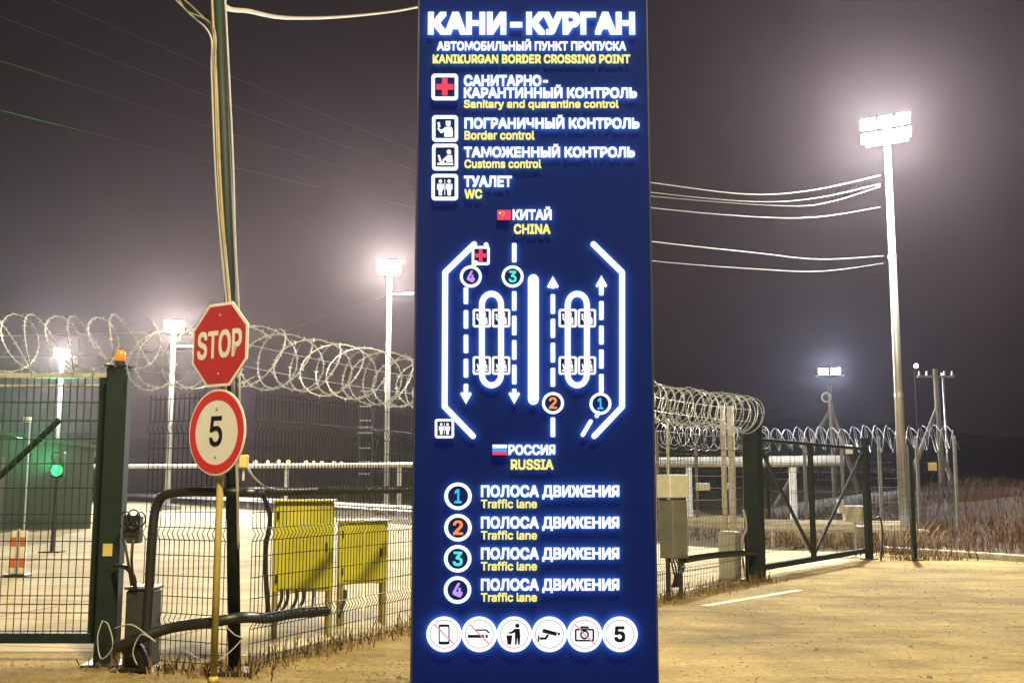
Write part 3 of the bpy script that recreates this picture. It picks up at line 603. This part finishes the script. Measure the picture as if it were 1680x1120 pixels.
for px, py, wx, hx, Y, lab, m_ in ((1153, 798, 22, 12, 31.2, 'larger white plate hung on the distant fence near the grey cabinet', WHITE), (1196, 797, 8, 10, 31.5, 'smaller white plate hung on the distant fence near the massive gate post', WHITE),
        (1530, 765, 14, 13, 33.5, 'yellow plate hung on the distant fence near the thin fence post', PLATE), (1393, 737, 12, 14, 33.6, 'white plate high on the distant fence behind the braced gate', WHITE)):
    c = at(px, py, Y); t = thing('warning_plate', c, lab, 'plate', 'plates on the distant fence'); b = MB(); b.box((0, 0, 0), (wx / F * Y, .02, hx / F * Y), bev=.006); b.build('plate', m_, t)
    b = MB(); b.box((0, .02, 0), (wx / F * Y * .6, .02, .03)); b.build('bracket', GALV, t)
# white pipeline on supports
t = thing('pipeline', (0, 60, 0), 'long white pipe raised on supports across the dark background', 'pipe')
P = [at(120, 765, 78), at(420, 764, 66), at(690, 762, 56), at(1060, 758, 44), at(1240, 757, 42), at(1385, 755, 41)]
b = MB(t.location); b.tube(P, [.13, .13, .13, .19, .2, .2], 10); b.build('pipe', mat('weathered_white_pipe', (.78, .76, .70), .6, var=.25, scale=2), t, True)
for x, Y in ((470, 64), (655, 57.3), (1130, 43), (1300, 41.5)):
    q = at(x, 762, Y); b = MB(t.location); b.box((q.x, q.y, (q.z - .1) / 2), (.22, .22, q.z - .1)); b.build('support', WHITE, t)
# guard rail
t = thing('guard_rail', GR[0], 'long pale steel guard rail curving behind the fence', 'guard rail')
b = MB(GR[0])
prof = [(0, .42), (.05, .48), (0, .54), (.05, .62), (0, .72)]
for i in range(len(GR) - 1):
    A_, B_ = [GR[i] - nv[i] * (.08 + o) + up(z) for o, z in prof], [GR[i + 1] - nv[i + 1] * (.08 + o) + up(z) for o, z in prof]
    for k in range(len(prof) - 1): b.add([A_[k], B_[k], B_[k + 1], A_[k + 1]], [(0, 1, 2, 3)])
b.build('rail', WHITE, t)
dist = 0
for i in range(len(GR) - 1):
    n_ = max(1, int((GR[i + 1] - GR[i]).length / 3))
    for k in range(n_):
        q = GR[i].lerp(GR[i + 1], k / n_)
        if q.y < 90: b = MB(GR[0]); b.box(q + up(.36), (.09, .06, .72)); b.build('post', GALV, t)

# ---------------------------------------------------------------- left yard: building, traffic light, marker
xr = at(152, 800, 41); he = at(150, 735, 41).z; hr = at(60, 702, 41).z; fw = 11.0
dr_ = Vector((xr.x, xr.y, 0)).normalized(); px_ = Vector((dr_.y, -dr_.x, 0)); pc = Vector((xr.x, xr.y, 0)) - px_ * (fw / 2)
bl = thing('green_building', pc, 'green metal building with a shallow gable lit by the signal', 'building', rz=math.atan2(px_.y, px_.x))
SID = mat('green_profiled_sheet', (.034, .075, .042), .5, var=.2, scale=2, stretch=(.2, .2, 3)); hw_ = fw / 2
b = MB(); b.prism([Vector(p) for p in ((-hw_, 0, 0), (hw_, 0, 0), (hw_, 0, he), (0, 0, hr), (-hw_, 0, he))], Vector((0, 0, 0)), Vector((0, 14, 0)))
for k in range(16): b.box((0, -.015, .2 + k * he / 16), (fw, .05, .05))
b.build('wall', SID, bl)
for sg in (-1, 1):
    xa, xb = (hw_ + .3) * sg, 0
    b = MB(); b.prism([Vector((xa, -.4, he - .05)), Vector((xb, -.4, hr + .03)), Vector((xb, -.4, hr + .16)), Vector((xa, -.4, he + .08))], Vector((0, 0, 0)), Vector((0, 14.8, 0))); b.build('roof', SID, bl)
b = MB(); b.box((1.4, -.06, 1.3), (2.2, .08, 2.6)); b.build('door', GREY, bl)
for k in range(2):
    b = MB(); b.box((-1.5 - k * 1.6, -.06, 1.8), (1.1, .08, .9)); b.build('window', DARK, bl)
t = thing('wall_lamp', at(30, 722, 40.3), 'glowing white wall lamp on the green building', 'lamp')
b = MB(); b.ball((0, 0, 0), .16, sq=(1.3, .8, .8)); b.build('globe', glow('lamp_globe', (.85, .97, 1), 12), t)
b = MB(); b.box((0, .3, .05), (.1, .5, .06)); b.build('bracket', GREY, t)
t = thing('camera_post', (at(43, 800, 36).x, 36, 0), 'small white camera on a thin post before the green building', 'camera'); zc_ = at(40, 688, 36).z
b = MB(); b.tube([(0, 0, 0), (0, 0, zc_)], .03, 6); b.build('post', GALV, t); b = MB(); b.box((-.05, -.05, zc_), (.2, .32, .16), bev=.02); b.build('camera_body', WHITE, t)
tl = gnd(85, 906); t = thing('traffic_light', tl, 'traffic light showing green on a dark post behind the sliding gate', 'traffic light'); zt_ = at(95, 762, tl.y).z
b = MB(); b.tube([(0, 0, 0), (.05, 0, zt_ - .3)], .05, 8); b.build('post', DARK, t); b = MB(); b.box((0, 0, .015), (.5, .4, .03)); b.build('base_plate', DARK, t)
b = MB(); b.box((.06, 0, zt_), (.30, .2, .62), bev=.03); hs = b.build('housing', BLACK, t)
for k, (c_, m_) in enumerate((((.06, -.12, zt_ + .15), mat('unlit_red_lens', (.12, .02, .02), .3)), ((.06, -.12, zt_ - .13), glow('green_signal_lens', (.03, 1, .13), 4.5)))):
    b = MB(); b.tube([Vector(c_), Vector(c_) - Vector((0, .02, 0))], .135, 16); b.build('lens', m_, hs)
    b = MB(); b.tube([Vector(c_) + Vector((.13 * math.cos(a), -.08, .13 * math.sin(a))) for a in [math.pi * i / 8 for i in range(9)]], .012, 4); b.build('visor', BLACK, hs)
l = bpy.data.lights.new('signal_light', 'SPOT'); l.energy = 11000; l.color = (.05, 1, .28); l.shadow_soft_size = .1; l.spot_size = R(32); l.spot_blend = .8
lo = bpy.data.objects.new('signal_light', l); COL.objects.link(lo); lo.parent = t; lo.location = (.06, -.26, zt_ - .13); lo.rotation_euler = (R(-101), 0, R(15))
mk = gnd(28, 945); t = thing('marker_post', mk, 'orange and white striped traffic marker behind the sliding gate', 'marker')
hm = at(30, 870, mk.y).z
b = MB(); b.box((0, 0, hm / 2 + .02), (.27, .05, hm - .04), bev=.01); b.build('panel', WHITE, t)
for k in (.16, .62):
    b = MB(); b.box((0, -.028, hm * (k + .14)), (.275, .012, hm * .2)); b.build('stripe', ORANGE, t)
b = MB(); b.tube([(0, -.04, .05), (0, -.04, hm + .03)], .03, 8); b.build('stem', CONC, t); b = MB(); b.box((0, 0, .02), (.4, .3, .04), bev=.01); b.build('base', BLACK, t)
for i, (x, yb) in enumerate(((20, 838), (50, 842))):
    p = gnd(x, yb + 12); t = thing('bollard', p, ('outer', 'inner')[i] + ' thin dark bollard far behind the sliding gate', 'bollard'); b = MB(); b.tube([(0, 0, 0), (0, 0, .95)], .06, 8); b.build('shaft', DARK, t); b = MB(); b.ball((0, 0, .95), .07); b.build('cap', DARK, t)
# tall louvred tower far off, its slats catching the floodlights
tw = at(599, 800, 95); tw.z = 0; t = thing('lattice_tower', tw, 'slim dark lattice tower with pale rungs left of the side arm mast', 'tower'); zt_ = at(599, 640, 95).z
for x in (-.55, .55):
    for y in (-.5, .5):
        b = MB(); b.tube([(x, y, 0), (x, y, zt_)], .06, 4); b.build('leg', DARK, t)
for yv in (642, 667, 690, 701, 710, 735, 757, 777):
    b = MB(); b.box((0, -.56, at(599, yv, 95).z), (.95 + .3 * (yv % 3) / 2, .1, .11)); b.build('rung', GALV, t)
# distant lights along the horizon
LG = glow('street_lamp_globe', (1, .62, .28), 2.5)
t0 = thing('street_lamp', (0, 0, 0), '', 'street lamp', 'distant street lamps')
b = MB(); b.tube([(0, .1, -6), (0, .1, 0)], .05, 5); b.build('post', DARK, t0); b = MB(); b.ball((0, 0, .1), .33, 8, 5); b.build('globe', LG, t0)
for i, (x, y) in enumerate(((419, 759), (439, 759), (457, 758), (473, 758), (502, 759), (515, 760), (528, 760), (548, 760), (560, 761))):
    o = t0 if i == 0 else copy_tree(t0); o.location = at(x, y, 165 + rnd.uniform(-6, 6)); o['label'] = 'tiny distant orange street lamp in the row above the white pipe'; o['category'] = 'street lamp'
t = thing('street_lamp', at(1503, 600, 75), 'small round white lamp between the tallest mast and the crossarm pole', 'street lamp')
b = MB(); b.ball((0, 0, 0), .16); b.build('globe', glow('white_lamp_globe', (1, .97, .85), 10), t); b = MB(); b.tube([(0, .3, -at(1503, 600, 75).z), (0, .3, -.1), (0, 0, .2)], .06, 6); b.build('post', DARK, t)

# ---------------------------------------------------------------- the tall lit information pylon
YP = 6.0; PX0, PX1 = at(672, 1117, YP).x, at(1077, 1117, YP).x
PX0 = at(678.5, 560, YP).x; PX1 = at(1072.5, 560, YP).x; PTOP = 4.62
py_ = thing('information_pylon', ((PX0 + PX1) / 2, YP, 0), 'tall dark blue lit border crossing information pylon with white and yellow lettering', 'sign')
OR = py_.location
HALO = one_sided(glow('letter_back_halo', (.75, .95, 1), 30)); HALOY = one_sided(glow('yellow_letter_back_halo', (.9, 1, .5), 18))  # glow added to the letter backs to throw a halo on the panel
def acry(name, col, rough=.3): return mat(name, col, rough, var=.08, scale=3)
PANEL = mat('blue_translucent_panel', (.0012, .0060, .036), .8, spec=.03, var=.12, scale=1.6, emit=(.006, .016, .22), estr=.25)
b = MB(OR); b.box(((PX0 + PX1) / 2, YP + .16, PTOP / 2), (PX1 - PX0, .26, PTOP), bev=.01); b.build('cabinet', mat('navy_cabinet_paint', (.010, .012, .05), .7, var=.2, spec=.08), py_)
b = MB(OR); b.box(((PX0 + PX1) / 2, YP + .016, PTOP / 2 + .02), (PX1 - PX0 - .012, .028, PTOP - .06), bev=.004); b.build('face_panel', PANEL, py_)
b = MB(OR); b.box(((PX0 + PX1) / 2, YP + .16, .03), (PX1 - PX0 + .3, .6, .06), bev=.01); b.build('base_plate', CONC, py_)
TRIM = mat('dark_anodised_trim', (.008, .010, .03), .7, 0, var=.3)
for x in (PX0 + .008, PX1 - .008):
    b = MB(OR); b.box((x, YP + .006, PTOP / 2), (.010, .03, PTOP - .004), bev=.002); b.build('edge_trim', TRIM, py_)
FZ = .017                                              # letter blocks stand this far off the face
LW = glow('lit_white_letter', (.88, .95, 1), 1.25); LY = glow('lit_yellow_letter', (1, .90, .22), 1.0)
LRED = glow('lit_red_cross', (1, .06, .14), .9); LB = {1: glow('lit_blue_numeral', (.05, .50, 1), 1.0), 2: glow('lit_orange_numeral', (1, .30, .08), 1.0), 3: glow('lit_teal_numeral', (.10, .80, .72), 1.0), 4: glow('lit_violet_numeral', (.55, .32, .95), 1.0)}
NAVY = mat('navy_backing', (.0016, .008, .06), .8, spec=.03, emit=(.01, .02, .12), estr=.3); SLASH = glow('lit_pink_slash', (1, .35, .5), .7); PINKR = glow('lit_grey_ring', (.45, .40, .50), .6)
LFB, LFW = glow('lit_flag_blue', (.08, .35, .95), .9), glow('lit_flag_white', (1, 1, 1), 1.1)
YF = YP - FZ
def S(x, y, o=0): return at(x, y, YF - o)
def line(name, body, x0, x1, yt, yb, m=LW, off=.026, parent=py_, o=0, th=.008):
    a_ = S(x0, yb, o); w_ = S(x1, yb, o).x - a_.x; h_ = S(x0, yt, o).z - a_.z
    return lettering(name, body, m, parent, a_ - OR, w_, h_, Vector((1, 0, 0)), Vector((0, 0, 1)), Vector((0, -th, 0)), off)
TH = Vector((0, -.008, 0)); T0 = Vector((0, 0, 0))
def poly(b, P, o=0): b.prism([S(x, y, o) for x, y in P], T0, TH)
def circ(cx, cy, r, n=40): return [(cx + r * math.cos(2 * math.pi * i / n), cy + r * math.sin(2 * math.pi * i / n)) for i in range(n)]
def rrect(x0, y0, x1, y1, r, n=5):
    P = []
    for cx, cy, a0 in ((x1 - r, y1 - r, 0), (x0 + r, y1 - r, 90), (x0 + r, y0 + r, 180), (x1 - r, y0 + r, 270)):
        P += [(cx + r * math.cos(R(a0 + 90 * i / n)), cy + r * math.sin(R(a0 + 90 * i / n))) for i in range(n + 1)]
    return P
def pring(b, A, B, o=0): b.ring([S(x, y, o) for x, y in A], [S(x, y, o) for x, y in B], T0, TH)
def stroke(b, P, w_, o=0):                             # round-ended thick line with joints
    for (x0, y0), (x1, y1) in zip(P, P[1:]):
        a = math.atan2(y1 - y0, x1 - x0); Q = [(x0 + w_ / 2 * math.cos(a + R(90 + 180 * i / 6)), y0 + w_ / 2 * math.sin(a + R(90 + 180 * i / 6))) for i in range(7)]
        Q += [(x1 + w_ / 2 * math.cos(a + R(-90 + 180 * i / 6)), y1 + w_ / 2 * math.sin(a + R(-90 + 180 * i / 6))) for i in range(7)]
        poly(b, Q, o); o += .0003
TITLES = [('КАНИ-КУРГАН', 702, 1042, 20.6, 57.5, LW, .045), ('АВТОМОБИЛЬНЫЙ ПУНКТ ПРОПУСКА', 717, 1027, 69, 83.5, LW, .03), ('KANIKURGAN BORDER CROSSING POINT', 710, 1034, 90.5, 104.5, LY, .028),
    ('САНИТАРНО-', 761, 899, 124, 142, LW, .034), ('КАРАНТИННЫЙ КОНТРОЛЬ', 761, 1045, 144.5, 161.5, LW, .034), ('Sanitary and quarantine control', 761, 1015, 165, 177.5, LY, .024),
    ('ПОГРАНИЧНЫЙ КОНТРОЛЬ', 762, 1049, 194, 211.5, LW, .034), ('Border control', 762, 877, 215.5, 229.5, LY, .024), ('ТАМОЖЕННЫЙ КОНТРОЛЬ', 761, 1041.5, 241.5, 258.6, LW, .034),
    ('Customs control', 762, 888, 262.5, 276, LY, .024), ('ТУАЛЕТ', 761, 840, 289, 307, LW, .034), ('WC', 762, 791, 311, 326, LY, .03),
    ('КИТАЙ', 841, 905, 344, 361, LW, .034), ('CHINA', 843, 903, 368, 384, LY, .03), ('РОССИЯ', 834, 911, 729, 746, LW, .034), ('RUSSIA', 838, 908, 753, 770, LY, .03)]
for k in range(4):
    dy = (0, 51.4, 102, 153)[k]; TITLES += [('ПОЛОСА ДВИЖЕНИЯ', 789, 1016, 795.5 + dy, 815 + dy, LW, .034), ('Traffic lane', 789, 881, 819 + dy, 833 + dy, LY, .024)]
for body, x0, x1, yt, yb, m_, off in TITLES: line('text_line', body, x0, x1, yt, yb, m_, off)
# pictograms: white frame, navy ground, drawing
def officer(b, f, o, kind):                            # f maps 0..1 to pixels
    def pl(P): poly(b, [f(x, y) for x, y in P], o)
    def cr(x, y, r): pl([(x + r * math.cos(i * .524), y + r * math.sin(i * .524)) for i in range(12)])
    if kind == 'border':
        cr(.66, .26, .13); pl([(.52, .12), (.80, .12), (.76, .20), (.54, .20)]); pl([(.46, .44), (.84, .42), (.90, .60), (.90, .92), (.46, .92)])
        pl([(.46, .50), (.28, .58), (.16, .44), (.10, .52), (.28, .74), (.48, .66)]); pl([(.10, .20), (.22, .18), (.26, .42), (.14, .44)])
    elif kind == 'customs':
        cr(.70, .24, .12); pl([(.58, .42), (.86, .40), (.90, .74), (.56, .74)]); pl([(.58, .46), (.36, .64), (.40, .72), (.60, .60)]); pl([(.10, .80), (.92, .80), (.92, .90), (.10, .90)])
        pl([(.12, .40), (.22, .40), (.32, .72), (.46, .72), (.46, .78), (.24, .78), (.18, .66)])
    elif kind == 'wc':
        for cx, s_ in ((.28, 1), (.72, -1)):
            cr(cx, .20, .09); pl([(cx - .16, .34), (cx + .16, .34), (cx + .17, .60), (cx + .10, .64), (cx + .08, .92), (cx - .08, .92), (cx - .10, .64), (cx - .17, .60)])
        pl([(.485, .12), (.515, .12), (.515, .90), (.485, .90)])
def pictogram(x0, y0, x1, y1, kind, fr=5.5):
    o = .002; b = MB(OR); k = fr; pring(b, rrect(x0, y0, x1, y1, k), rrect(x0 + k, y0 + k, x1 - k, y1 - k, k * .35), o); fo = b.build('pictogram', LW, py_)
    b = MB(OR); b.prism([S(x, y, 0) for x, y in rrect(x0 + 1, y0 + 1, x1 - 1, y1 - 1, k * .5)], T0, Vector((0, -.004, 0))); b.build('backing', NAVY, fo)
    fx = lambda u, v: (x0 + k + (x1 - x0 - 2 * k) * u, y0 + k + (y1 - y0 - 2 * k) * v)
    b = MB(OR)
    if kind == 'cross':
        poly(b, [fx(u, v) for u, v in ((.36, .06), (.64, .06), (.64, .36), (.94, .36), (.94, .64), (.64, .64), (.64, .94), (.36, .94), (.36, .64), (.06, .64), (.06, .36), (.36, .36))], o); b.build('drawing', LRED, fo)
    else: officer(b, fx, o, kind); b.build('drawing', LW, fo)
pictogram(708, 122, 751.6, 165, 'cross'); pictogram(709, 190, 751.6, 233, 'border'); pictogram(709, 236.7, 751.6, 280, 'customs'); pictogram(708, 286, 751.6, 329, 'wc')
# traffic plan
for P in ([(778, 401), (730.5, 447), (729.5, 667), (776, 715)], [(973.5, 401), (1020.5, 447), (1020.5, 667), (975, 715)]):
    b = MB(OR); stroke(b, P, 9.6); b.build('kerb_outline', LW, py_)
b = MB(OR); stroke(b, [(875, 459), (875, 655)], 18); b.build('divider', LW, py_)
def arrow(x, segs, tip, d):
    b = MB(OR)
    for y0, y1 in segs: poly(b, rrect(x - 3.8, y0, x + 3.8, y1, 1.8, 2))
    poly(b, [(x, tip), (x + 9.5, tip - d * 17), (x + 7, tip - d * 20), (x + 3.7, tip - d * 17.5), (x - 3.7, tip - d * 17.5), (x - 7, tip - d * 20), (x - 9.5, tip - d * 17)]); b.build('lane_arrow', LW, py_)
y_ = lambda v: 330 + v / 2.488
arrow(764.5, [(y_(352), y_(420)), (y_(445), y_(520)), (y_(545), y_(620)), (y_(643), y_(720)), (y_(745), y_(792))], y_(828), 1)
arrow(843.7, [(y_(368), y_(447)), (y_(468), y_(547)), (y_(567), y_(647)), (y_(667), y_(747)), (y_(765), y_(792))], y_(828), 1)
arrow(907, [(y_(340), y_(357)), (y_(380), y_(460)), (y_(480), y_(558)), (y_(578), y_(658)), (y_(680), y_(757))], y_(306), -1)
for x, v0, v1 in ((843.7, 172, 250), (907, 882, 962)):
    b = MB(OR); poly(b, rrect(x - 3.8, y_(v0), x + 3.8, y_(v1), 1.8, 2)); b.build('lane_dash', LW, py_)
arrow(986.5, [(y_(340), y_(385)), (y_(408), y_(485)), (y_(508), y_(585)), (y_(605), y_(683)), (y_(705), y_(782))], y_(303), -1)
b = MB(OR); stroke(b, [(981, 677), (979, 682)], 7); stroke(b, [(969, 691), (956, 713)], 7); b.build('lane_dash', LW, py_)
b = MB(OR); stroke(b, [(776.5, 436), (781, 431)], 7); stroke(b, [(797.5, 402), (798, 405)], 8); b.build('lane_dash', LW, py_)
for xa in (790.6, 931.3):
    xb = xa + 31.5; b = MB(OR); ar = lambda s0, yc: [((xa + xb) / 2 + 15.75 * math.cos(R(a)) * 1, yc + s0 * 18 * math.sin(R(a))) for a in range(180, -1, -20)]
    stroke(b, ar(-1, 500), 9.6); stroke(b, ar(1, 614), 9.6)
    stroke(b, [(xa, 500), (xa, 614)], 9.6, .0004); stroke(b, [(xb, 500), (xb, 614)], 9.6, .0006); b.build('island_outline', LW, py_)
    for x in (xa, xb):
        pictogram(x - 15, 507, x + 15, 537, 'border', 3.6); pictogram(x - 15, 584.5, x + 15, 614.5, 'customs', 3.6)
pictogram(774, 404, 803.5, 435, 'cross', 4.2); pictogram(713.5, 687, 745, 718.5, 'wc', 4)
def badge(x, y, r, n, o=.004):
    b = MB(OR); pring(b, circ(x, y, r), circ(x, y, r * .74), o); rg = b.build('lane_badge', LW, py_)
    b = MB(OR); b.prism([S(px, q, o - .002) for px, q in circ(x, y, r * .9)], T0, Vector((0, -.004, 0))); b.build('backing', NAVY, rg)
    hw = r * (.26 if n == 1 else .36); line('numeral', str(n), x - hw, x + hw, y - r * .52, y + r * .52, LB[n], .022, rg, o)
badge(772.5, 453.8, 18, 4); badge(841, 453.8, 18, 3); badge(907.2, 661, 18, 2); badge(985, 662, 18, 1)
for n, (x, y) in enumerate(((751.5, 813.5), (751.5, 865), (751, 915.8), (750.7, 967))): badge(x, y, 22.5, n + 1)
def flag(x0, y0, x1, y1, bands):
    f0 = None
    for k, m_ in enumerate(bands):
        b = MB(OR); n = len(bands); poly(b, [(x0, y0 + (y1 - y0) * k / n), (x1, y0 + (y1 - y0) * k / n), (x1, y0 + (y1 - y0) * (k + 1) / n), (x0, y0 + (y1 - y0) * (k + 1) / n)], .0)
        o = b.build('flag' if f0 is None else 'stripe', m_, f0 or py_); f0 = f0 or o
    return f0
fl = flag(816, 345, 838, 361, [LRED]); b = MB(OR)
for cx, cy, r in ((820.5, 350, 3), (825, 347.3, 1.1), (827, 349.5, 1.1), (827, 352.3, 1.1), (825, 354.5, 1.1)):
    poly(b, [(cx + (r if i % 2 == 0 else r * .42) * math.sin(i * math.pi / 5), cy - (r if i % 2 == 0 else r * .42) * math.cos(i * math.pi / 5)) for i in range(10)], .002)
b.build('stars', LY, fl)
flag(808, 729, 832, 746, [LFW, LFB, LRED])
# bottom row of round rule signs
for k, x in enumerate((728.6, 786.4, 843.7, 901.3, 959, 1017)):
    y = 1039.5; b = MB(OR); b.prism([S(px, q, .002) for px, q in circ(x, y, 29, 48)], T0, TH); dk = b.build('rule_sign', LW, py_)
    b = MB(OR); o = .0105; th = Vector((0, -.0015, 0)); q = lambda P, b=b, o=o: b.prism([S(px, z, o) for px, z in P], T0, th)
    pr = lambda A, B_, b=b, o=o: b.ring([S(*p, o) for p in A], [S(*p, o) for p in B_], T0, th)
    if k == 0:
        pr(rrect(x - 9, y - 16, x + 9, y + 17, 3), rrect(x - 7, y - 12, x + 7, y + 12, 1)); q(rrect(x - 2.5, y + 13, x + 2.5, y + 15.5, 1)) if 0 else None
    elif k == 1:
        q([(x - 19, y + 1), (x + 8, y + 1), (x + 8, y + 6), (x - 19, y + 6)]); q([(x + 10, y + 1), (x + 14, y + 1), (x + 14, y + 6), (x + 10, y + 6)])
        q([(x - 8, y - 8), (x + 12, y - 8), (x + 17, y - 3), (x + 17, y - 1), (x + 14, y - 2), (x + 11, y - 5.5), (x - 8, y - 5.5)])
    elif k == 2:
        q(circ(x + 5, y - 14, 3.6, 14)); q([(x + 1, y - 9), (x + 9, y - 9), (x + 10, y + 4), (x + 9, y + 17), (x + 6, y + 17), (x + 5, y + 5), (x + 4, y + 17), (x + 1, y + 17), (x + 1, y - 3), (x - 6, y), (x - 7, y - 2.5)])
        q([(x - 13, y + 2), (x - 3, y + 2), (x - 5, y + 17), (x - 11, y + 17)]); q([(x - 9, y - 4), (x - 6, y - 4), (x - 6, y - 1), (x - 9, y - 1)])
    elif k == 3:
        q([(x - 10, y - 9), (x + 13, y - 3), (x + 11, y + 3), (x - 12, y - 3)]); q([(x + 14, y - 3), (x + 18, y - 2), (x + 17, y + 2), (x + 13, y + 1)]); q([(x - 4, y), (x, y + 1), (x - 5, y + 9), (x - 16, y + 9), (x - 16, y + 5), (x - 7, y + 5)]); q([(x - 19, y + 2), (x - 16.5, y + 2), (x - 16.5, y + 12), (x - 19, y + 12)])
    elif k == 4:
        pr(rrect(x - 16, y - 9, x + 16, y + 12, 3), rrect(x - 13, y - 6, x + 13, y + 9, 1)); pr(circ(x, y + 1, 7.5, 24), circ(x, y + 1, 4.5, 24)); q([(x - 6, y - 13), (x + 6, y - 13), (x + 8, y - 9.4), (x - 8, y - 9.4)])
    if k < 5: b.build('drawing', INK, dk)
    else: line('numeral', '5', x - 9, x + 9, y - 13, y + 13, INK, .03, dk, .0105, .0015)
    b = MB(OR); n = 48; b.ring([S(px, z, .0105) for px, z in circ(x, y, 23.5, n)], [S(px, z, .0105) for px, z in circ(x, y, 22.3, n)], T0, Vector((0, -.001, 0))); b.build('inner_ring', PINKR, dk)
    if k in (0, 1, 4):
        b = MB(OR); a = .7071 * 22; b.prism([S(px, z, .0125) for px, z in ((x - a - .8, y - a + .8), (x - a + .8, y - a - .8), (x + a + .8, y + a - .8), (x + a - .8, y + a + .8))], T0, Vector((0, -.001, 0))); b.build('slash', SLASH, dk)

# ---------------------------------------------------------------- street lamp behind the photographer that lights the forecourt
sp_ = Vector((2.4, -1.2, 0)); t = thing('street_lamp', sp_, 'tall warm street lamp on a steel post beside the viewer', 'street lamp')
b = MB(); b.tube([(0, 0, 0), (0, 0, 13.6), (-.3, .4, 14.0), (-1.0, 1.2, 14.1)], [.10, .07, .05, .04], 10); b.build('post', GALV, t, True)
b = MB(); b.box((-1.2, 1.45, 14.12), (.36, .8, .14), R(40), bev=.04); hd = b.build('lamp_head', GREY, t)
b = MB(); b.box((-1.2, 1.45, 14.04), (.26, .6, .02), R(40)); b.build('lens', glow('warm_lens', WARM, 20), hd)
l = bpy.data.lights.new('street_light', 'SPOT'); l.spot_size = R(160); l.spot_blend = .35; l.energy = P_STREET; l.color = WARM; l.shadow_soft_size = .9
lo = bpy.data.objects.new('street_light', l); COL.objects.link(lo); lo.parent = t; lo.location = (-1.2, 1.45, 13.85); lo.rotation_euler = (R(28), 0, 0)

# ---------------------------------------------------------------- dry weeds, brush, stones
spots = [PG.lerp(PA, i / 8) + Vector((0, -.1, 0)) for i in range(9)] + [PA.lerp(PB, i / 16) for i in range(17)] + [PC.lerp(PD, i / 14) + Vector((.1, -.15, 0)) for i in range(15)] + [GE + Vector((.5 + .12 * i, -.2, 0)) for i in range(12)]
blades('dry_grass', WEED, spots, 1500, .15, .13)
spots = []
for _ in range(900):
    x, y = rnd.uniform(9.6, 30), rnd.uniform(20, 50); h = bank_h(x, y)
    if h > .02: spots.append((x, y, h - .03))
spots += [(8.8 + .15 * i, 26.2 - .12 * i, 0) for i in range(10)]
blades('brush', BRUSH, spots, 34000, .42, .55)
vs = [GR[i].lerp(GR[i + 1], k / 6) + nv[i] * rnd.uniform(.3, 3) for i in range(14) for k in range(6)]
blades('verge_grass', WEED, vs, 4000, .45, .5)

g = MB()
for _ in range(2600):
    if rnd.random() < .55: y = rnd.uniform(7.5, 26); x = rnd.uniform(.2, 1) * y * .5 + rnd.uniform(-.5, .5)
    else: y = rnd.uniform(8.5, 10.4); x = rnd.uniform(-4.6, -.6)
    r_ = rnd.uniform(.005, .014) * (2.2 if rnd.random() < .03 else 1); a = rnd.uniform(0, 3); M_ = Matrix.Rotation(a, 3, 'Z')
    g.add([Vector((x, y, -.002)) + M_ @ Vector(p) * r_ for p in ((-1, -.7, 0), (1, -.6, 0), (.8, .8, 0), (-.7, .9, 0), (-.5, -.3, .8), (.5, -.2, .9), (.3, .5, .7), (-.4, .4, .8))], [(4, 5, 6, 7), (0, 1, 5, 4), (1, 2, 6, 5), (2, 3, 7, 6), (3, 0, 4, 7)])
struct(g.build('gravel', mat('mixed_gravel', (.30, .25, .17), .9, col2=(.10, .08, .05), scale=3)), 'stuff')

# ---------------------------------------------------------------- night haze
hz = MB(); hz.box((0, 290, 9.5), (880, 640, 31)); hb = hz.build('haze', bpy.data.materials.new('haze_air')); struct(hb, 'stuff')
m = hb.data.materials[0]; m.use_nodes = True; nt = m.node_tree; nt.nodes.remove(nt.nodes['Principled BSDF'])
v = nt.nodes.new('ShaderNodeVolumePrincipled'); v.inputs['Density'].default_value = HAZE; v.inputs['Color'].default_value = (.95, .82, .98, 1); v.inputs['Anisotropy'].default_value = .82
nt.links.new(v.outputs[0], nt.nodes['Material Output'].inputs['Volume'])
